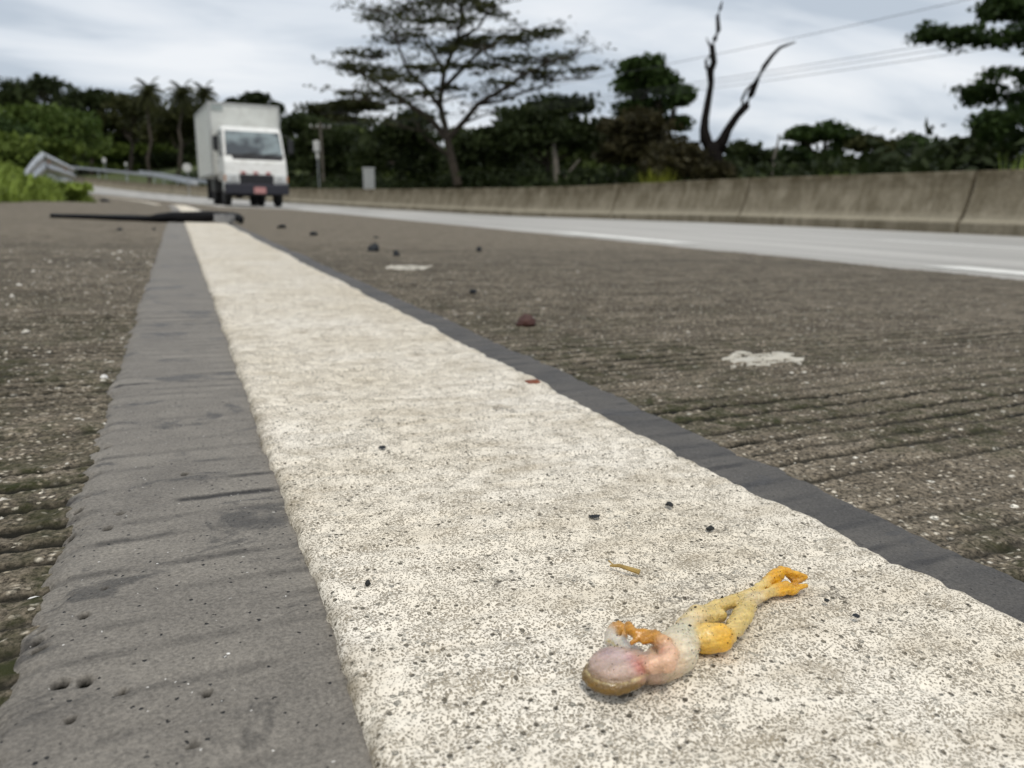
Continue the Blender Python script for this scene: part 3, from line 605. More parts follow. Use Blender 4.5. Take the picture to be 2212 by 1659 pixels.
# tree at the right edge: boughs reach in from outside the frame
def edge_tree():
    D = 17.0; b = np.array([*gp(2330, D), 0]); b[2] = float(terr(b[0], b[1])); t = thing('tree', 'leafy tree reaching in at the right edge with one long horizontal bough', 'tree', b)
    tb = MB(); tb.tube([at(x, y, D)-b for x, y in [(2330, 400), (2325, 300), (2310, 200), (2320, 100), (2330, -60)]], [.2, .18, .15, .12, .07], 8); P, T = [], []
    boughs = [([(2315, 140), (2240, 95), (2160, 80), (2090, 80), (2030, 76), (1992, 74)], 14, 19, 0), ([(2320, 90), (2260, 40), (2210, 20), (2160, 8), (2135, 20)], 20, 26, .5), ([(2310, 200), (2250, 165), (2190, 155), (2130, 165)], 8, 9, -.4), ([(2312, 260), (2240, 225), (2170, 205), (2110, 200), (2085, 206)], 17, 17, .6), ([(2325, 300), (2260, 262), (2200, 250), (2150, 265), (2130, 280)], 18, 30, -.5), ([(2325, 40), (2280, -20), (2220, -60)], 26, 30, 0), ([(2330, 330), (2260, 300), (2190, 295)], 16, 26, 1), ([(2320, 150), (2290, 110), (2230, 60)], 20, 26, -.8), ([(2325, 260), (2280, 200), (2225, 190)], 20, 30, .9), ([(2320, 100), (2400, 60), (2500, 80)], 30, 40, 0), ([(2325, 220), (2420, 180), (2500, 200)], 30, 40, 0)]
    for pts, th, dn, dz in boughs:
        n = len(pts); Q = [at(x, y, D+dz*(i/(n-1))) for i, (x, y) in enumerate(pts)]; tb.tube([q-b for q in Q], np.linspace(.05, .012, n), 5)
        for i in range(n-1):
            for k in range(dn):
                f = RNG.uniform(0, 1.05); c = Q[i]*(1-f)+Q[i+1]*f; e_ = c+RNG.normal(size=3)*np.array([1, 1, .75])*th*D/F*.75; m_ = 26
                if k % 3 == 0: tb.tube([c-b, (c+e_)/2-b+[0, 0, .02], e_-b], [.012, .009, .006], 4, False)
                P.append(e_+np.clip(RNG.normal(size=(m_, 3)), -1.8, 1.8)*[.11, .11, .06]); T.append(np.clip(RNG.uniform(0, .9)+RNG.uniform(-.2, .2, m_), 0, 1))
    P = np.concatenate(P); V, Fc = leaves(P-b, len(P), .075, .2, 2.0)
    tb.build('trunk', M_BARK, t); obj('crown', mesh('crown', V, Fc, FM['mid'], False, {'tint': np.repeat(np.concatenate(T), 4)}), t)
edge_tree()
# pale stems and tall grass tufts behind the barrier
def stem(label, pts, D, r):
    D = max(D, beyond(pts[0][0], 2.5)); P = [at(x, y, D) for x, y in pts]; b = np.array([P[0][0], P[0][1], float(terr(P[0][0], P[0][1]))]); P = [b-[0, 0, .2]]+P
    t = tag(MB().tube([q-b for q in P], np.linspace(r, r*.45, len(P)), 6).build('bare_stem', M_BARKP, None, b), label, 'tree stem', 'pale stems behind the barrier'); return t
stem('pale upright trunk in the dark behind the barrier middle', [(1388*.0+1203, 395), (1200, 350), (1196, 320), (1198, 290)], 32, .16)
stem('thin pale stem leaning right beside the upright trunk', [(1210, 395), (1235, 365), (1252, 345)], 32, .08)
stem('slender pale dead stem right of the forked dead tree', [(1668, 380), (1672, 340), (1680, 310), (1683, 290)], 22, .05)
stem('thin straight trunk below the pale olive tree', [(1335, 390), (1338, 330), (1345, 300)], 26.5, .07)
def tuft(label, x, y, D, w, h, n, fol, name='grass_tuft'):
    D = beyond(x, D); b = np.array([*gp(x, D), 0]); top = at(x, y-h, D)[2]; b[2] = float(terr(b[0], b[1])); Hh = top-b[2]; V = []; T = []
    for k in range(n):
        a = RNG.uniform(0, 6.283); rr = RNG.uniform(0, 1)**.5*w*D/F; q = np.array([math.cos(a)*rr, math.sin(a)*rr, -.05]); l = Hh*RNG.uniform(.6, 1.05)
        d = np.array([math.cos(a), math.sin(a), 0])*rr*.5+RNG.normal(size=3)*[.06, .06, 0]; wd_ = np.array([-math.sin(a), math.cos(a), 0])*.022
        m1 = q+d*.5+[0, 0, l*.6]; tp = q+d*1.4+[0, 0, l]; V += [q-wd_, q+wd_, m1+wd_*.8, m1-wd_*.8, m1-wd_*.8, m1+wd_*.8, tp+wd_*.1, tp-wd_*.1]; T += [RNG.uniform(0, 1)]*8
    return tag(obj(name, mesh(name, np.array(V), np.arange(len(V)).reshape(-1, 4), FM[fol], False, {'tint': T}), None, b), label, 'grass tuft', 'tall grass behind the barrier')
tuft('bright yellow green grass clump behind the barrier below the leafy tree', 1420, 395, 2.2, 30, 34, 260, 'yellow')
tuft('tall green blades standing over the barrier at the right edge', 2190, 375, 1.3, 22, 50, 60, 'grass')
tuft('low green tuft above the barrier near the slender stem', 1800, 388, 1.6, 26, 20, 160, 'grass')
tuft('thin pale grass clump over the barrier beside the dead tree', 1600, 390, 1.7, 50, 22, 120, 'olive')
tuft('small weed clump above the barrier right of the white marker post', 1700, 390, 1.6, 40, 14, 120, 'olive')
# far wood, one dark mass
def wood():
    P, T = [], []
    for k in range(170):
        x = RNG.uniform(-260, 2700); D_ = RNG.uniform(0, 1); D = (60+70*D_) if x > 600 else (120+60*D_)
        ytop = np.interp(x, [-260, 0, 200, 480, 620, 760, 1000, 1300, 1500, 1600, 2000, 2700], [240, 250, 262, 262, 265, 270, 285, 295, 330, 356, 362, 345])
        y = RNG.uniform(ytop+18, 395); c, r, n = pxc(x, y, D, RNG.uniform(40, 80), RNG.uniform(18, 30), 0); q, ti, _ = clump_points(c, r, 330, 8, .5); P.append(q); T.append(ti)
    P = np.concatenate(P); V, Fc = leaves(P, len(P), .62)
    stuff(tag(obj('far_wood', mesh('far_wood', V, Fc, FM['woodland'], False, {'tint': np.repeat(np.concatenate(T), 4)})), 'dark unbroken wood closing off the background behind the roadside trees', 'wood'))
wood()
def undergrowth():
    P, T = [], []
    for k in range(150):
        Y = RNG.uniform(3, 95); o = RNG.uniform(14, 24); X = o-float(shift(Y)); z = float(terr(X, Y)); q, ti, _ = clump_points((X, Y, z+.7), (1.5, 1.5, RNG.uniform(.7, 1.1)), 170, 8, .5); P.append(q); T.append(ti)
    P = np.concatenate(P); V, Fc = leaves(P, len(P), .17)
    stuff(tag(obj('undergrowth', mesh('undergrowth', V, Fc, FM['dark'], False, {'tint': np.repeat(np.concatenate(T), 4)})), 'low dark undergrowth along the ground behind the concrete barrier', 'undergrowth'))
undergrowth()
# verge grass and weeds on the left
def verge():
    n = 42000; Y = 4.8+RNG.uniform(0, 1, n)**1.4*26; o = -1.44-np.abs(RNG.normal(size=n))*1.9-.45*vnoise(Y*1.3, Y*0+3.3, 2); k = (o < -1.3) & (o > -8); Y, o = Y[k], o[k]; n = len(Y)
    X = o-shift(Y); z = terr(X, Y); l = RNG.uniform(.10, .30, n)*(1+.6*np.clip((-1.4-o)/1.5, 0, 1)); a = RNG.uniform(0, 6.283, n); c, s_ = np.cos(a), np.sin(a); O = np.zeros(n)
    d = np.stack([c, s_, O], 1)*(l*RNG.uniform(.2, .8, n))[:, None]; wv = np.stack([-s_, c, O], 1)*RNG.uniform(.006, .017, n)[:, None]; q = np.stack([X, Y, z-.02], 1); up_ = np.stack([O, O, l], 1)
    m1 = q+d*.4+up_*.65; tp = q+d+up_*RNG.uniform(.6, 1, n)[:, None]
    V = np.stack([q-wv, q+wv, m1+wv, m1-wv, m1-wv, m1+wv, tp, tp-wv*.1], 1).reshape(-1, 3); T = np.repeat(np.clip(.45+1.1*vnoise(X*.9, Y*.9, 4)+RNG.uniform(-.35, .35, n), 0, 1), 8)
    stuff(tag(obj('verge_grass', mesh('verge_grass', V, np.arange(len(V)).reshape(-1, 4), FM['grass'], False, {'tint': T})), 'bright green grass and weeds covering the left roadside bank', 'grass'))
verge()
for lb, x, y, D, rx, ry, n, fol in [('yellow green leafy bush behind the bent guardrail end', 100, 318, 19, 60, 22, 1600, 'lime'), ('bush of bright leaves at the left edge above the guardrail', 10, 330, 16, 60, 40, 1500, 'lime'), ('green bush at the left edge under the skyline tree', 5, 290, 28, 60, 34, 1400, 'mid'), ('low weedy bush in front of the guardrail end', 20, 395, 9.5, 60, 20, 900, 'grass'), ('dark leafy weeds at the tip of the grass bank', 150, 412, 14, 40, 14, 900, 'grass')]:
    tree(lb, gp(x, D), [pxc(x, y, D, rx, ry, n), pxc(x-20, y+ry*.8, D, rx, ry, n*.6)], fol, leaf=.1 if D > 12 else .06, trunk_r=.03, name='bush', cat='bush', group='bushes on the left bank', sub=16, spread=.35)

# ------------------------------------------------------------------ box truck
def truck():
    q = at(558, 445, 22.5); X, Y = q[0], q[1]; z = float(groad(X, Y))+.004
    t = thing('box_truck', 'white box truck with dark grille driving toward the camera in the near lane', 'truck', (X, Y, z)); t.rotation_euler = (0, math.radians(1.2), math.radians(3.6)); t.scale = (.92, .98, .98)
    WHITE = plain('white cab paint', (0.80, 0.80, 0.77), 0.35, 0, .05, 3, dirt=(0.5, 0.48, 0.43)); BOXW = plain('box panel paint', (0.66, 0.67, 0.635), 0.5, 0, .06, 2, dirt=(0.45, 0.44, 0.4))
    BLK = plain('black plastic', (0.012, 0.012, 0.014), 0.5, 0, .2); RUB = plain('tyre rubber', (0.012, 0.012, 0.012), 0.85); ALU = plain('aluminium trim', (0.5, 0.5, 0.48), .4, .7)
    GL = M('windscreen glass'); pg = GL.pos(geo=False); GL = GL.set(Base_Color=GL.mix(GL.ramp(GL.noise(pg, 1.6, 3), (.45, 0), (.6, 1)), (0.06, 0.07, 0.078), (0.24, 0.29, 0.30)), Roughness=0.06, Specular_IOR_Level=0.7)  # pale noise patches in the glass colour are painted reflections
    LAMP = plain('headlamp lens', (0.62, 0.63, 0.62), 0.12, .2); RED = plain('red badge', (0.35, 0.02, 0.02), .4); PLT = plain('pink number plate', (0.47, 0.23, 0.22), .5, 0, .25, 22); SEAT = plain('cab interior', (0.05, 0.05, 0.055), .9)
    w = .95
    # cab: side outline (y, z) extruded in x, front at y = 0
    out_ = [(0.02, .42), (0.0, .66), (0.0, .95), (0.05, 1.28), (0.12, 1.40), (0.50, 2.20), (0.62, 2.29), (0.85, 2.34), (1.55, 2.34), (1.62, 2.24), (1.62, .75), (1.30, .75), (1.22, .92), (0.98, 1.0), (0.72, .92), (0.62, .72), (0.60, .42)]
    def side(x, k): return [(x*(1-.05*max(0, (zz-1.3))) if True else x, yy, zz) for yy, zz in out_]
    n = len(out_); V = side(-w, 0)+side(w, 0); cab = MB().add(V, [tuple(range(n))[::-1], tuple(range(n, 2*n))]+[(i, (i+1) % n, n+(i+1) % n, n+i) for i in range(n)])
    body = cab.build('cab', WHITE, t); bv = body.modifiers.new('b', 'BEVEL'); bv.width = .05; bv.segments = 3; bv.limit_method = 'ANGLE'
    def onf(u, zz, d=.012):                                  # point on the raked windscreen plane
        f = (zz-1.40)/(2.22-1.40); yy = .12+.38*f; return (u, yy-d, zz+d*.46)
    def pane(u0, u1, z0, z1, d, ins=.04): return [onf(u0, z0, d), onf(u1, z0, d), onf(u1-ins, z1, d), onf(u0+ins, z1, d)]
    def slab(P, P2): return MB().add(P+P2, [(0, 1, 2, 3), (7, 6, 5, 4), (0, 4, 5, 1), (1, 5, 6, 2), (2, 6, 7, 3), (3, 7, 4, 0)])
    ws = slab(pane(-.86, .86, 1.50, 2.17, .014), pane(-.86, .86, 1.50, 2.17, -.02)).build('windscreen', GL, t)
    slab(pane(-.88, .88, 1.47, 1.5, .02, .0), pane(-.88, .88, 1.47, 1.5, -.02, 0)).build('seal', BLK, ws)
    slab([(-.66, .085, 1.33), (.84, .085, 1.33), (.86, .13, 1.47), (-.70, .13, 1.47)], [(-.66, .16, 1.33), (.84, .16, 1.33), (.86, .2, 1.47), (-.7, .2, 1.47)]).build('cowl_panel', BLK, t)
    for u in (-.35, .3): MB().tube([onf(u, 1.49, .03), onf(u+.45, 1.56, .03)], .012, 5).build('wiper', BLK, t)
    gr = MB().box((-.52, -.03, .66), (.52, .03, .93), .02).build('grille', BLK, t)
    for k in range(4): MB().box((-.50, -.045, .69+k*.06), (.50, -.02, .71+k*.06)).build('grille_slat', plain('grille slat', (.03, .03, .035), .4), gr)
    for u in (-.40, -.02, .36): MB().box((u-.07, -.03, .95), (u+.07, .01, 1.005), .01).build('badge', RED, t)
    bp = MB().box((-.97, -.10, .36), (.97, .16, .67), .04).build('bumper', plain('dark bumper', (.018, .018, .028), .5), t)
    MB().box((-.12, -.135, .39), (.24, -.105, .57), .008).build('license_plate', PLT, t)
    for s in (-1, 1):
        h = MB().box((min(s*.55, s*.92), -.035, .70), (max(s*.55, s*.92), .06, .93), .03).build('headlight', LAMP, t)
        MB().lathe([(0, .07), (.03, .085)], 14, 'z', (0, 0, 0)).build('reflector', ALU, h, (s*.7, -.02, .8)).rotation_euler = (math.pi/2, 0, 0)
        MB().box((min(s*.93, s*.965), .0, .72), (max(s*.93, s*.965), .10, .90), .01).build('turn_signal', plain('amber lens', (.5, .16, .02), .3), t)
        d = MB().box((min(s*.945, s*.962), .45, .98), (max(s*.945, s*.962), 1.45, 1.42), .01).build('door', WHITE, t)
        MB().box((min(s*.962, s*.985), 1.25, 1.3), (max(s*.962, s*.985), 1.4, 1.34)).build('handle', BLK, d)
        MB().prism([(.28, 1.45), (1.42, 1.45), (1.42, 2.18), (.60, 2.18)], 'x', s*.925, s*.945).build('side_window', GL, d)
        mr = MB().box((min(s*1.05, s*1.22), .16, 1.58), (max(s*1.05, s*1.22), .26, 2.0), .03).build('mirror', BLK, t); MB().tube([(s*.93, .25, 2.08), (s*1.1, .2, 2.05), (s*1.12, .2, 1.55), (s*.95, .25, 1.5)], .018, 6).build('mirror_arm', BLK, mr)
    for s in (-1, 1):
        for y0, xw in ((.98, .80), (3.95, .76)):
            prof_ = [(-.11, .2), (-.11, .33), (-.08, .375), (.08, .375), (.11, .33), (.11, .2)]
            for dx_ in ((0,) if y0 < 2 else (-.0, -.25)):
                wl = MB().lathe(prof_, 22, 'x').build('wheel', RUB, t, (s*(xw+dx_), y0, .375), True); MB().lathe([(-.1, .2), (-.03, .17), (-.03, .06), (.06, .05), (.06, .0)] if s < 0 else [(.1, .2), (.03, .17), (.03, .06), (-.06, .05), (-.06, 0)], 16, 'x').build('rim', ALU, wl)
    MB().tube([(-.80, .98, .375), (.80, .98, .375)], .06).build('axle', BLK, t); MB().tube([(-.8, 3.95, .375), (.8, 3.95, .375)], .09).build('axle', BLK, t); MB().box((-.12, 3.8, .25), (.12, 4.1, .5), .05).build('differential', BLK, t)
    MB().box((-.42, .6, .5), (-.32, 6.1, .72)).box((.32, .6, .5), (.42, 6.1, .72)).box((-.5, .5, .35), (.5, 1.5, .7)).build('chassis', BLK, t)
    bx = MB().box((-1.1, 1.72, .93), (1.1, 6.2, 3.06), .02).build('cargo_box', BOXW, t)
    for (a, b) in [((-1.125, 1.70, 3.02), (1.125, 1.76, 3.085)), ((-1.125, 1.77, 3.02), (-1.06, 6.22, 3.085)), ((1.06, 1.77, 3.02), (1.125, 6.22, 3.085)), ((-1.125, 1.70, .90), (-1.06, 1.76, 3.015)), ((1.06, 1.70, .90), (1.125, 1.76, 3.015)), ((-1.12, 1.77, .90), (-1.06, 6.22, .985)), ((1.06, 1.77, .9), (1.12, 6.22, .985)), ((-1.125, 6.16, .99), (-1.06, 6.22, 3.01))]: MB().box(a, b, .008).build('edge_trim', ALU, bx)
    for k in range(9): MB().box((-1.112, 2.15+k*.44, 1.0), (-1.098, 2.18+k*.44, 3.01)).build('side_rib', BOXW, bx)
    MB().box((-1.03, 1.688, 2.86), (-.68, 1.698, 3.0)).build('decal', plain('grey sticker', (.33, .37, .36), .5, 0, .3, 20), bx)
    for s in (-1, 1): MB().box((min(s*.55, s*1.02), 4.42, .2), (max(s*.55, s*1.02), 4.45, .85)).build('mudguard', BLK, t)
    MB().box((-1.02, 2.2, .45), (-.55, 3.2, .85), .04).build('fuel_tank', plain('tank', (.03, .03, .03), .5), t)
truck()

# ------------------------------------------------------------------ signs, posts, wires
M_SIGN = plain('weathered white board', (0.58, 0.58, 0.56), 0.6, 0, .08, 4, dirt=(.5, .48, .42)); M_POST = plain('concrete pole', (0.13, 0.115, 0.095), .9, 0, .2, 3, spec=.08)
def sign(label, x, y, D, w, h, ytip, name='roadside_sign', cat='sign', round_=False):
    c = at(x, y, D); b = np.array([c[0], c[1], float(terr(c[0], c[1]))]); b[2] = min(b[2], c[2]-h*.6*D/F); t = thing(name, label, cat, b); k = D/F; zc = c[2]-b[2]
    if round_: MB().lathe([(-.01, w*k/2), (.01, w*k/2)], 20, 'z').build('board', M_SIGN, t, (0, -.05, zc)).rotation_euler = (math.pi/2, 0, -YAW*.4)
    else: MB().box((-w*k/2, -.06, -h*k/2), (w*k/2, -.03, h*k/2), .01).build('board', M_SIGN, t, (0, 0, zc)).rotation_euler = (0, 0, -.25)
    MB().tube([(0, 0, -.3), (0, 0, zc+h*k*.3)], .035, 8).build('post', M_GALV, t)
sign('small round white sign on a post left of the truck', 404, 362, 60, 18, 18, 400, round_=True)
sign('small white board in the weeds beyond the far guardrail', 225, 346, 92, 7, 9, 380)
sign('tiny pinkish board right of the small white board', 272, 354, 95, 5, 6, 380)
def marker():
    Dm = beyond(797, 2.0); c = at(797, 382, Dm); z = float(terr(c[0], c[1])); t = thing('marker_post', 'stout white marker post standing behind the barrier right of the truck', 'post', (c[0], c[1], z)); k = Dm/F; h = at(797, 363, Dm)[2]-z
    MB().box((-12*k, -.12, -.2), (12*k, .12, h), .03).build('post', M_SIGN, t).rotation_euler = (0, 0, -.3); MB().box((-13.5*k, -.14, h-.06), (13.5*k, .14, h+.02), .02).build('cap', M_SIGN, t).rotation_euler = (0, 0, -.3)
marker()
sign('small grey white board beside the utility pole', 686, 337, 50, 6, 12, 400)
def pole():
    D = 52.; c = at(692, 276, D); z = float(terr(c[0], c[1])); b = np.array([c[0], c[1], z]); t = thing('utility_pole', 'thin utility pole with crossarm against the dark trees right of the truck', 'utility pole', b); h = c[2]-z
    MB().tube([(0, 0, -.5), (0, 0, h+.35)], [.11, .08], 10).build('shaft', M_POST, t)
    ca = MB().box((-.7, -.04, h-.04), (.7, .04, h+.04), .01).build('crossarm', M_POST, t)
    for u in (-.62, -.2, .2, .62): MB().lathe([(h+.05, .04), (h+.12, .06), (h+.2, .03)], 10, 'z', (u, 0, 0)).build('insulator', M_SIGN, ca)
    MB().lathe([(h-1.6, .18), (h-1.5, .22), (h-.9, .22), (h-.85, .15)], 12, 'z', (-.32, 0, 0)).build('transformer', M_SIGN, t)
    M_W = plain('wire', (.05, .05, .055), .6)
    for lb, dz, pe, de in [('uppermost overhead wire crossing the sky on its own', .95, (2560, -110), 15), ('upper wire of the close set of three overhead wires', .25, (2560, 3), 15), ('middle wire of the close set of three overhead wires', .2, (2560, 20), 15.4), ('lowest wire of the close set of three overhead wires', .15, (2560, 40), 15.2)]:
        P0 = np.array(c)+[0, 0, dz]; P1 = at(pe[0], pe[1], de); pts = []
        for i in range(33):
            s = i/32; q = P0*(1-s)+P1*s; q[2] -= (.9 if dz < .5 else 1.3)*4*s*(1-s)*.5; pts.append(q-P0)
        tag(MB().tube(pts, .008, 5, False).build('overhead_wire', M_W, None, P0), lb, 'wire', 'overhead wires')
pole()

# ------------------------------------------------------------------ tyre strip and debris
M_RUBS = plain('torn tyre rubber', (0.010, 0.010, 0.011), 0.6, 0, .3, 30, .001, spec=.08)
def strip():
    # low plank-like strip of tyre rubber lying across the line, curled at one end; sections: (px, ybottom, ytop, width m)
    S = [(122, 471.5, 461, .05), (130, 472, 461, .055), (200, 473.5, 463, .06), (280, 476, 465, .06), (330, 478, 466, .065), (350, 479, 461, .075), (385, 480, 457, .09), (420, 480, 456, .09), (455, 478.5, 456, .085), (480, 477, 457.5, .075), (498, 474, 459, .07), (510, 473, 461, .06), (518, 478, 465, .05), (521, 483, 470, .03)]
    V = []; P0 = ground_px(380, 480); Dp = float(np.dot(P0-CAM, fw)); N = 10
    for i, (x, yb, yt, w) in enumerate(S):
        a, b = at(x, yb, Dp), at(x, yt, Dp); cen = (a+b)/2; hh = (b[2]-a[2])/2*1.12; dpt = np.array([math.sin(YAW), math.cos(YAW), 0])
        for k in range(N):
            q = 2*math.pi*k/N; cx, cz = math.cos(q), math.sin(q); cx = np.sign(cx)*abs(cx)**.6; cz = np.sign(cz)*abs(cz)**.7
            V.append(cen+dpt*w*cx+np.array([0, 0, hh*cz*(1-.2*(cx+1)/2)])+RNG.normal(size=3)*.0012)
    V = np.array(V); b = np.array([P0[0], P0[1], P0[2]]); Fc = []
    n = len(S)
    for i in range(n-1):
        for k in range(N): k2 = (k+1) % N; Fc.append((i*N+k, i*N+k2, (i+1)*N+k2, (i+1)*N+k))
    Fc += [tuple(range(N))[::-1], tuple((n-1)*N+k for k in range(N))]
    t = thing('tyre_strip', 'long black strip of torn tyre rubber lying across the white line', 'tyre strip', b)
    obj('tread', mesh('tread', V-b, Fc, M_RUBS, True), t)
    gry = plain('scuffed cord ply', (.20, .20, .20), .8, 0, .4, 40)
    Pq = []
    for i, (x, yb, yt) in enumerate([(462, 478, 463), (478, 481, 463), (492, 483, 464), (504, 481, 465), (508, 478, 467)]):
        d2 = Dp-.085; Pq += [at(x, yb, d2)-b, at(x, yt, d2-.004*i)-b, at(x, yt-1, d2+.03)-b, at(x, yb-1, d2+.03)-b]
    F2 = []
    for i in range(4):
        for k in range(4): k2 = (k+1) % 4; F2.append((i*4+k, i*4+k2, (i+1)*4+k2, (i+1)*4+k))
    F2 += [(3, 2, 1, 0), (16, 17, 18, 19)]
    obj('frayed_flap', mesh('frayed_flap', Pq, F2, gry), t)
strip()
def rock(name, label, x, y, wpx, hpx, mat, cat='stone', group='small debris on the road', dz=0, seed=0, flatk=1.0):
    import bmesh
    p = ground_px(x, y, dz); D = float(np.dot(p-CAM, fw)); k = D/F; bm = bmesh.new(); bmesh.ops.create_icosphere(bm, subdivisions=2, radius=1)
    r = np.random.default_rng(seed+int(x*7+y)); of = r.uniform(0, 99, 3)
    for v in bm.verts:
        c = np.array(v.co); n = 1+.95*vnoise(np.array([c[0]*1.4+of[0]+c[2]]), np.array([c[1]*1.4+of[1]]), 3)[0]+.25*vnoise(np.array([c[0]*4+of[2]]), np.array([c[1]*4+c[2]*3]), 5)[0]
        v.co = Vector((c[0]*wpx*k/2*n, c[1]*wpx*k/2*n*flatk, max(-.35, c[2])*hpx*k*.62*n))
    me = bpy.data.meshes.new(name); bm.to_mesh(me); bm.free(); me.materials.append(mat)
    o = obj(name, me, None, p+np.array([0, 0, hpx*k*.18])); o.rotation_euler = (0, 0, r.uniform(0, 6)); return tag(o, label, cat, group)
DK = plain('dark stone', (.035, .038, .042), .8, 0, .4, 60, .001, spec=.08); RD = plain('red brown stone', (.055, .018, .012), .6, 0, .45, 60, .001); BR = plain('brick red pebble', (.20, .065, .035), .8, 0, .3, 90, .0004); BKP = plain('black grain', (.012, .013, .012), .7); WH = plain('white pebble', (.78, .76, .72), .6)
rock('stone', 'glossy reddish brown stone standing on the concrete right of the line', 1133, 703, 40, 26, RD)
rock('pebble', 'brick red pebble beside the right edge of the white line', 1150, 834, 34, 17, BR, dz=.0035)
rock('stone', 'largest dark stone of the group in the mid distance', 803, 541, 26, 18, DK)
rock('stone', 'small dark stone just right of the largest dark stone', 856, 552, 14, 13, DK)
rock('stone', 'small dark stone alone on the concrete further right', 1035, 543, 13, 11, DK)
rock('pebble', 'dark pebble nearer than the other dark stones', 1022, 633, 14, 10, DK)
rock('stone', 'dark lump just right of the curled tyre strip end', 606, 492, 20, 9, DK); rock('stone', 'second dark lump right of the tyre strip', 676, 508, 16, 8, DK)
rock('pebble', 'dark pebble left of the line below the tyre strip', 258, 498, 12, 8, DK); rock('pebble', 'faint small pebble between the left pebble and the line', 333, 497, 9, 6, DK)
rock('stone', 'dark clod on the shoulder at the tip of the grass', 228, 436, 22, 8, DK)
rock('pebble', 'faint dark pebble behind the largest dark stone', 812, 515, 12, 7, DK)
LZ = .0068
rock('grain', 'black grain on the white line left of the frog', 795, 1262, 13, 11, BKP, 'grain', dz=LZ); rock('grain', 'black grain near the right part of the line, farther one', 1445, 1091, 17, 8, BKP, 'grain', dz=LZ); rock('grain', 'black grain near the right part of the line, nearer one', 1535, 1143, 17, 9, BKP, 'grain', dz=LZ)
rock('grain', 'thin purplish grain flat on the line above the straw', 1285, 1116, 22, 4, DK, 'grain', dz=LZ); rock('grain', 'grey flake on the far part of the line', 825, 967, 16, 4, DK, 'grain', dz=LZ)
rock('grain', 'dark chip on the line right of the frog feet', 1785, 1297, 14, 5, BKP, 'grain', dz=LZ); rock('grain', 'flat dark crumb on the line at the lower right', 1850, 1330, 18, 3, DK, 'grain', dz=LZ)
rock('pebble', 'white pebble on the left concrete near the dark band', 226, 818, 16, 11, WH); rock('pebble', 'white flat chip at the left edge of the dark band', 75, 1298, 26, 7, WH); rock('pebble', 'tiny white grain on the dark band', 492, 1416, 9, 7, WH, dz=.003); rock('pebble', 'white chip beside the band at the lower left', 45, 1405, 18, 10, WH)
rock('pebble', 'small black pebble on the dark band at lower left', 448, 1529, 12, 8, BKP, dz=.002)
# straw
def straw():
    a, b = ground_px(1318, 1222, LZ+.001), ground_px(1382, 1236, LZ+.001); m_ = (a+b)/2; S = plain('dry straw', (.36, .24, .07), .7, 0, .3, 300)
    t = tag(MB().tube([a-m_, a*.7+b*.3-m_+[0, 0, .0006], b-m_], [.0003, .0005, .0007], 6).tube([a*.8+b*.2-m_, a*.8+b*.2-m_+[-.0006, .003, .0006]], .0002, 5).build('straw', S, None, m_), 'short dry straw lying on the white line behind the frog', 'straw')
straw()
# worn white paint spots on the concrete
def spot(label, x, y, wpx, hpx, seed):
    c = ground_px(x, y); r = np.random.default_rng(seed); A_ = ground_px(x-wpx/2, y); B_ = ground_px(x+wpx/2, y); C_ = ground_px(x, y-hpx/2); D_ = ground_px(x, y+hpx/2); V, Fc = [], []
    ux, uy = (B_-A_)/2, (C_-D_)/2; N = 90; g_ = np.linspace(-1, 1, N); U, Vv = np.meshgrid(g_, g_*1.0); Pm = c[None, None]+U[..., None]*ux+Vv[..., None]*uy
    o_ = Pm[..., 0]+shift(Pm[..., 1]); rel = 0.0007*fbm(o_*55, Pm[..., 1]*55, 3, 1)+0.004*fbm(o_*6, Pm[..., 1]*6, 2, 3)
    keep = ((U**2+Vv**2+1.3*fbm(U*2.4+seed, Vv*1.6, 3, 5)) < .72) & (fbm(U*6+seed, Vv*9, 3, 6) > .02)
    Pm[..., 2] += rel*near(Pm[..., 1])+.0011+np.where(keep, 0, -.004)
    i = (np.arange(N-1)[:, None]*N+np.arange(N-1)[None]).ravel(); kk = (keep[:-1, :-1] | keep[1:, 1:]).ravel(); Fq = np.stack([i, i+1, i+N+1, i+N], 1)[kk]
    struct(obj('paint_spot', mesh('paint_spot', Pm.reshape(-1, 3)-c, Fq, M_SPOT), None, c))
M_SPOT = plain('chalky paint remains', (.52, .49, .42), .8, 0, .15, 60)
spot('', 1640, 777, 240, 36, 3); spot('', 885, 578, 104, 12, 8)
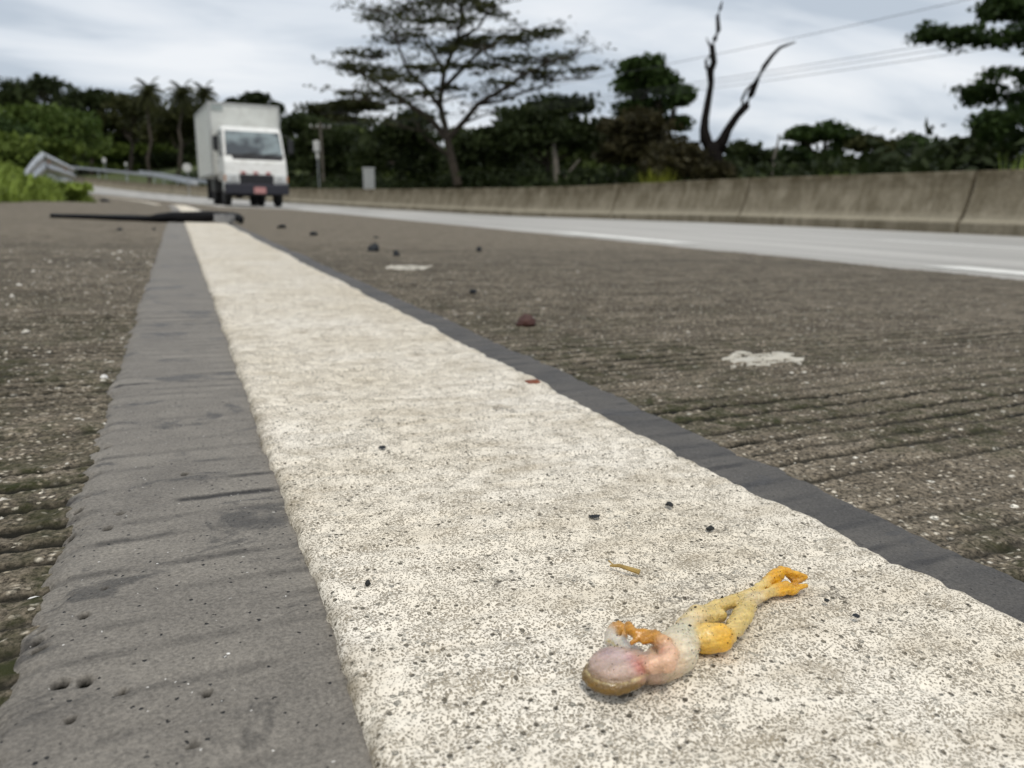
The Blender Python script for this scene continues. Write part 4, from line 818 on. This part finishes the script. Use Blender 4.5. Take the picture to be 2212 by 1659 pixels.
# pale grit scattered over the concrete
def grit():
    V, Fc, n = [], [], 0; T = []; OO = []; YO = []
    ico = [(0, 0, 1), (.9, 0, .2), (.28, .85, .2), (-.72, .53, .2), (-.72, -.53, .2), (.28, -.85, .2)]; fi = [(0, 1, 2), (0, 2, 3), (0, 3, 4), (0, 4, 5), (0, 5, 1)]
    while n < 2300:
        left = RNG.uniform() < .62
        if left: o = -.03-abs(RNG.normal())*.16; Y = .12+RNG.uniform(0, 1)**1.5*1.5
        else: o = .205+abs(RNG.normal())*.3; Y = .1+RNG.uniform(0, 1)**1.4*1.4
        if not (o < BX0-.002 or o > BX1+.002): continue
        s = RNG.uniform(.0004, .0012)*(1+1.1*(RNG.uniform() < .06))*(.7+Y*.9)*(1 if left else .75); a = RNG.uniform(0, 6.283); z = 0.0; OO.append(o); YO.append(Y); el = RNG.uniform(.6, 1.8); fl = RNG.uniform(.25, .6)
        for (x, y, h) in ico: V.append((o-float(shift(Y))+s*(x*el*math.cos(a)-y*math.sin(a)), Y+s*(x*el*math.sin(a)+y*math.cos(a)), -EX*o+z+s*(h-.15)*fl*1.6))
        Fc += [tuple(n*6+i for i in f) for f in fi]; T += [RNG.uniform(0, 1)]*6; n += 1
    V = np.array(V); V[:, 2] += np.repeat(hconc(np.array(OO), np.array(YO)), 6)
    m = M('pale grit'); t = m.attr('tint').outputs['Fac']; m.set(Base_Color=m.ramp(t, (0, (.20, .17, .12)), (.6, (.36, .32, .25)), (1, (.62, .59, .52))), Roughness=.8)
    stuff(tag(obj('grit', mesh('grit', V, Fc, m.m, False, {'tint': T})), 'pale fine grit scattered over the brown concrete beside the line', 'grit'))
grit()

# ------------------------------------------------------------------ the frog, belly up on the line
def sdf_frog():
    def P(x, y, h):                                          # crop coordinates + height above the line in millimetres
        return ground_px((x/3.456+1420)/1.15732, (y/3.456+1380)/1.15732, LZ+h*.00087)
    org = P(900, 900, 0)
    prims = []                                               # (kind, data, smooth k mm, colour)
    S = 1000.0
    def L_(p): return (p-org)*S                              # local millimetres
    def sr(c): return np.array([((x/255+.055)/1.055)**2.4 for x in c])
    PINK, PEACH, OLV, BELLY, PALE, YEL, SHK, ORA, MUS, WHT = sr((196, 172, 160)), sr((230, 190, 160)), sr((122, 94, 34)), sr((226, 216, 190)), sr((228, 208, 162)), sr((238, 188, 62)), sr((222, 196, 122)), sr((232, 174, 30)), sr((196, 138, 34)), sr((214, 208, 196))
    def chain(pts, k, cols):                                 # pts (x, y, h, r)
        Q = [(L_(P(x, y, h)), r*.82) for x, y, h, r in pts]
        for i in range(len(Q)-1): prims.append(('rc', Q[i][0], Q[i+1][0], Q[i][1], Q[i+1][1], k, cols[i] if isinstance(cols, list) else cols))
    hd = L_(P(402, 1018, 4.1)); ax_ = L_(P(720, 940, 4.2))-hd; ax_[2] = 0; ax_ /= np.linalg.norm(ax_); up_ = np.array([0, 0, 1.]); ac = np.cross(up_, ax_)
    def ell(c, a, b, d, k, col, tilt=0): prims.append(('el', c, np.array([ax_, ac, up_]), np.array([a, b, d])*.80, k, col))
    ell(hd+[0, 0, -1.0], 8.5, 7.3, 3.2, .5, OLV)           # skull, underneath
    ell(hd+ax_*.7+ac*.3+[0, 0, 1.15], 7.4, 6.3, 2.45, .3, PINK)     # throat, on top
    ell(hd+ax_*4-ac*1.3+[0, 0, .4], 5.2, 4.2, 2.4, 1.4, PINK)
    chain([(600, 1010, 3.3, 3.2), (730, 1000, 3.4, 3.2), (850, 930, 4.6, 4.6), (925, 865, 5.3, 5.2), (970, 795, 4.9, 4.5), (1035, 700, 4.3, 3.5)], 1.6, [PINK, PEACH, BELLY, BELLY, BELLY])
    chain([(680, 1050, 2.2, 2.2), (820, 1020, 2.4, 2.6)], 1.6, OLV)
    # near arm folded back over the chest
    chain([(620, 965, 6.2, 2.1), (720, 972, 7.2, 2.2), (850, 965, 7.8, 2.2)], .35, PEACH)
    chain([(855, 955, 8.0, 2.3), (872, 880, 8.8, 2.2), (825, 790, 9.8, 1.9), (745, 730, 10.2, 1.6)], .7, [PEACH, PEACH, MUS])
    chain([(745, 730, 10.2, 1.5), (660, 720, 10.2, 1.4), (590, 712, 10.2, 1.3), (530, 680, 10.3, 1.0), (505, 635, 10.5, .75)], .6, MUS)
    chain([(590, 725, 9.7, 1.2), (545, 660, 10.6, .9), (530, 622, 10.9, .8)], .4, MUS)
    chain([(640, 735, 10, 1.1), (585, 760, 9.6, .8), (548, 785, 9.3, .65)], .4, MUS)
    chain([(700, 750, 9.9, 1.1), (650, 775, 9.5, .75)], .4, MUS)
    # far arm behind the head
    chain([(590, 880, 5.0, 2.0), (450, 800, 4.6, 1.7), (380, 760, 4.4, 1.75), (372, 720, 4.9, 1.5), (390, 670, 5.6, 1.3), (440, 640, 6.1, 1.1), (480, 660, 6.3, .85), (490, 720, 6.2, .7)], .7, [WHT, WHT, WHT, WHT, MUS, MUS, MUS])
    chain([(400, 665, 5.6, 1.1), (420, 640, 6.6, .8), (395, 625, 6.6, .7)], .4, MUS); chain([(440, 645, 6.1, 1.0), (450, 690, 5.6, .8)], .4, ORA)
    # pelvis, thighs, shanks
    chain([(1030, 700, 4.2, 3.4), (1070, 650, 4.0, 3.1)], 1.4, PALE)
    chain([(1085, 750, 4.0, 3.3), (1200, 745, 4.15, 3.9), (1312, 738, 4.05, 3.75)], .55, YEL)
    chain([(1385, 730, 4.0, 2.2), (1445, 650, 4.0, 2.5), (1505, 555, 3.9, 2.8), (1555, 468, 3.4, 2.4), (1590, 415, 2.9, 1.8)], .4, [SHK, SHK, SHK, PALE])
    chain([(1590, 415, 2.9, 1.8), (1680, 375, 2.5, 1.6), (1780, 335, 2.4, 1.6)], .5, [PALE, SHK])
    chain([(1060, 620, 4.0, 3.0), (1120, 560, 4.2, 3.1), (1220, 555, 3.9, 2.6), (1315, 545, 3.4, 1.9)], .7, [PALE, SHK, SHK])
    chain([(1000, 625, 3.0, 2.2), (1110, 540, 3.6, 2.0), (1290, 475, 4.0, 1.9), (1430, 425, 3.8, 1.8), (1560, 370, 3.3, 1.4)], .6, [PALE, SHK, SHK, SHK])
    chain([(1560, 370, 3.3, 1.5), (1650, 310, 3.2, 1.3), (1720, 255, 3.4, 1.5), (1775, 205, 3.8, 1.7)], .6, [SHK, SHK, ORA])
    # far foot
    chain([(1760, 230, 3.4, 1.7), (1800, 190, 4.2, 1.6), (1845, 155, 4.6, 1.2), (1900, 168, 4.2, 1.0), (1970, 195, 3.2, .9), (2050, 215, 2.4, .75)], .6, ORA)
    chain([(1780, 230, 3.0, 1.5), (1800, 265, 2.2, 1.2), (1835, 215, 3.2, .9), (1850, 170, 4.2, .8)], .5, ORA)
    chain([(1740, 270, 2.4, 1.4), (1770, 280, 2.0, 1.2)], .5, ORA); chain([(1880, 175, 3.9, .9), (1935, 235, 2.0, .7), (2010, 240, 1.4, .7)], .4, MUS)
    # near foot
    chain([(1780, 335, 2.3, 1.8), (1830, 325, 2.3, 1.9), (1890, 310, 2.2, 1.8)], .6, ORA); chain([(1800, 300, 3.0, 1.0), (1890, 275, 2.6, .9)], .5, ORA)
    chain([(1890, 315, 2.0, 1.5), (1950, 330, 1.3, 1.1), (2010, 305, 1.2, .9), (2055, 290, 1.3, .8)], .6, ORA)
    chain([(1890, 300, 2.2, 1.3), (1950, 285, 1.5, .8), (2000, 255, 1.5, .6), (2045, 225, 1.6, .6)], .5, MUS); chain([(1900, 330, 1.4, 1.3), (1935, 350, .9, .9)], .5, ORA)
    h = .34
    lo = np.min([np.minimum(p[1]-9, p[2]-5 if p[0] == 'rc' else p[1]-10) for p in prims], 0); hi = np.max([np.maximum(p[1]+9, p[2]+5 if p[0] == 'rc' else p[1]+10) for p in prims], 0)
    lo[2] = -2.2; hi[2] = 13.5
    n = np.ceil((hi-lo)/h).astype(int)+1; Fd = np.full(n, 8.0, np.float32); axs = [lo[i]+h*np.arange(n[i]) for i in range(3)]
    def ev(p, Q):
        if p[0] == 'rc':
            a, b, ra, rb = p[1:5]; ba = b-a; pa = Q-a; t = np.clip((pa@ba)/(ba@ba), 0, 1); return np.linalg.norm(pa-t[..., None]*ba, axis=-1)-(ra+(rb-ra)*t)
        c, R_, rr = p[1:4]; q = (Q-c)@R_.T; k0 = np.linalg.norm(q/rr, axis=-1); k1 = np.linalg.norm(q/(rr*rr), axis=-1)+1e-6; return k0*(k0-1)/k1
    for p in prims:
        if p[0] == 'rc': bl = np.minimum(p[1], p[2])-max(p[3], p[4])-3; bh = np.maximum(p[1], p[2])+max(p[3], p[4])+3; k = p[5]
        else: bl = p[1]-12; bh = p[1]+12; k = p[4]
        s = [slice(max(0, int((bl[i]-lo[i])/h)), min(n[i], int((bh[i]-lo[i])/h)+2)) for i in range(3)]
        Q = np.stack(np.meshgrid(*[axs[i][s[i]] for i in range(3)], indexing='ij'), -1); d = ev(p, Q); A_ = Fd[s[0], s[1], s[2]]
        hh = np.clip(.5+.5*(A_-d)/k, 0, 1); Fd[s[0], s[1], s[2]] = A_*(1-hh)+d*hh-k*hh*(1-hh)
    # skin wrinkles and sagging noise
    X_, Y_, Z_ = np.meshgrid(*axs, indexing='ij'); U_ = X_*ax_[0]+Y_*ax_[1]; W_ = X_*ac[0]+Y_*ac[1]; Fd += (.20*fbm(X_*.55+Z_*.5, Y_*.55-Z_*.4, 3, 81)+.26*fbm(U_*.16+Z_*.1, W_*1.1+Z_*1.0, 3, 82)+.12*fbm(X_*1.5, Y_*1.5+Z_*1.3, 2, 83)).astype(np.float32)
    # surface nets
    neg = Fd < 0; c8 = sum(neg[i:n[0]-1+i, j:n[1]-1+j, l:n[2]-1+l].astype(np.int8) for i in (0, 1) for j in (0, 1) for l in (0, 1)); act = (c8 > 0) & (c8 < 8)
    idx = np.argwhere(act); vid = -np.ones(act.shape, np.int64); vid[act] = np.arange(len(idx)); acc = np.zeros((len(idx), 3)); cnt = np.zeros(len(idx)); cs = [np.array((i, j, l)) for i in (0, 1) for j in (0, 1) for l in (0, 1)]
    val = {tuple(c): Fd[idx[:, 0]+c[0], idx[:, 1]+c[1], idx[:, 2]+c[2]] for c in cs}
    for a in cs:
        for b in cs:
            if (b-a).sum() == 1 and (b-a).min() == 0:
                fa, fb = val[tuple(a)], val[tuple(b)]; m_ = (fa < 0) != (fb < 0); t = np.where(m_, fa/(fa-fb+1e-12), 0); acc += np.where(m_[:, None], a+t[:, None]*(b-a), 0); cnt += m_
    V = lo+h*(idx+acc/cnt[:, None]); Fq = []
    for ax in range(3):
        s0 = [slice(1, n[i]-1) for i in range(3)]; s0[ax] = slice(0, n[ax]-1); s1 = list(s0); s1[ax] = slice(1, n[ax]); a_, b_ = neg[tuple(s0)], neg[tuple(s1)]
        e_ = np.argwhere(a_ != b_); flip = a_[tuple(e_.T)]; g0 = e_+np.array([0 if i == ax else 1 for i in range(3)]); u, w_ = [(1, 2), (2, 0), (0, 1)][ax]
        def vi(du, dw): q = g0.copy(); q[:, u] -= du; q[:, w_] -= dw; return vid[q[:, 0], q[:, 1], q[:, 2]]
        Q = np.stack([vi(1, 1), vi(0, 1), vi(0, 0), vi(1, 0)], 1); Q[~flip] = Q[~flip][:, ::-1]; Fq.append(Q)
    Fq = np.concatenate(Fq); Fq = Fq[(Fq >= 0).all(1)]
    wsum = np.zeros(len(V)); col = np.zeros((len(V), 3))
    for p in prims: d = ev(p, V); w_ = np.exp(-np.clip(d+.5, 0, 20)/.38)+1e-9; wsum += w_; col += w_[:, None]*p[-1]
    col /= wsum[:, None]
    # markings: pale lip rim, olive head side, blood-pink throat flush, translucent yellow belly of the thigh
    hq = (V-hd)@np.array([ax_, ac, up_]).T; inh = (hq[:, 0] < 6) & (np.abs(hq[:, 1]) < 9)
    rim = np.exp(-((hq[:, 2]-.55)/.30)**2)*inh*((hq[:, 0]/6.75)**2+(hq[:, 1]/5.85)**2 > .72); col = col*(1-rim[:, None]*.75)+sr((222, 208, 150))*rim[:, None]*.75
    lowd = np.clip((-.9-hq[:, 2])/1.6, 0, 1)*inh; col = col*(1-lowd[:, None]*.6)+sr((84, 60, 18))*lowd[:, None]*.6
    def blot(x, y, hgt, r, c, a):
        nonlocal col
        d = np.linalg.norm(V-L_(P(x, y, hgt)), axis=1); w_ = a*np.exp(-(d/r)**2); col = col*(1-w_[:, None])+sr(c)*w_[:, None]
    blot(620, 990, 6.5, 1.9, (196, 96, 92), .75); blot(530, 930, 7, 1.5, (198, 120, 124), .55); blot(350, 900, 6.5, 2.4, (158, 128, 140), .6); blot(800, 850, 10, 1.4, (222, 150, 124), .45); blot(460, 900, 7.6, 2.2, (214, 196, 196), .5)
    blot(1180, 690, 7.4, 3.2, (232, 206, 130), .7); blot(1330, 800, 3, 3.0, (240, 180, 28), .6); blot(1680, 400, 1.6, 2.2, (232, 178, 40), .5); blot(1000, 690, 8, 3, (218, 216, 186), .6); blot(1590, 640, 2, 3, (206, 184, 84), .5); blot(460, 1190, 1.0, 1.7, (20, 16, 12), .95)
    strk = np.clip(.5+1.6*fbm((V@ax_)*.22, (V@ac)*1.7+V[:, 2]*1.5, 3, 95), 0, 1)[:, None]; col = col*(.86+.26*strk)
    nspk = fbm(V[:, 0]*3.1, V[:, 1]*3.1+V[:, 2]*2, 2, 91); wsp = np.clip((nspk-.42)*6, 0, 1)*.75; wsp *= np.clip(.25+1.2*((hq[:, 0] > 6)), 0, 1); col = col*(1-wsp[:, None])+sr((66, 52, 24))*wsp[:, None]
    return V/S, Fq, col, org, lambda x, y, hgt: (P(x, y, hgt)-org), Fd, lo, h, S
def frog():
    V, Fq, col, org, Pl, Fd, lo, h, S = sdf_frog()
    m = M('moist frog skin'); p = m.pos(geo=False); c = m.attr('col').outputs['Color']
    c = m.mix(m.ramp(m.noise(p, 900, 4, .7), (.35, 0), (.7, .55)), c, m.mix(1.0, c, (.62, .55, .45), 'MULTIPLY'))
    v = m.vor(p, 1500); hh = m.math('ADD', m.math('MULTIPLY', v.outputs['Distance'], .5), m.noise(p, 1100, 3, .6))
    mat = m.set(Base_Color=c, Roughness=m.math('MULTIPLY_ADD', m.noise(p, 500, 3), .35, .16), Subsurface_Weight=.35, Subsurface_Radius=(.004, .0022, .001), Subsurface_Scale=.55, Specular_IOR_Level=.5, Normal=m.bump(hh, .00038, .85), Coat_Weight=.3, Coat_Roughness=.15)
    t = thing('frog', 'dead yellowish frog lying belly up on the white line, legs stretched out together', 'frog', org)
    obj('body', mesh('body', V, Fq.astype(np.int64), mat, True, None, col), t)
    EY = M('eye'); EY = EY.set(Base_Color=(.006, .005, .004), Roughness=.12)
    e_ = Pl(465, 1190, 1.2); e_ = e_+(CAM-org-e_)/np.linalg.norm(CAM-org-e_)*.0012; MB().lathe([(-.0013*math.cos(a), .0017*math.sin(a)+1e-6) for a in np.linspace(0, math.pi, 9)], 14, 'x').build('eye', EY, t, e_, True)
    # specks of dirt stuck to the skin
    r = np.random.default_rng(5); Vd, Fc, n = [], [], 0; hgt = V[:, 2]; cand = np.where(hgt > .0022)[0]
    for k in range(420):
        q = V[r.choice(cand)]; s = .0001+.00014*r.uniform()**2+(.0003 if r.uniform() < .03 else 0)
        if q[0]*1000 < -2 and r.uniform() < .55: continue
        for d in ((1, 0, 0), (-1, 0, 0), (0, 1, 0), (0, -1, 0), (0, 0, 1), (0, 0, -1)): Vd.append(q+np.array(d)*s*r.uniform(.5, 1.3))
        Fc += [tuple(n*6+i for i in f) for f in ((0, 2, 4), (2, 1, 4), (1, 3, 4), (3, 0, 4), (2, 0, 5), (1, 2, 5), (3, 1, 5), (0, 3, 5))]; n += 1
    stuff(obj('dirt_specks', mesh('dirt_specks', Vd, Fc, plain('dirt speck', (.018, .013, .008), .9)), t))
frog()
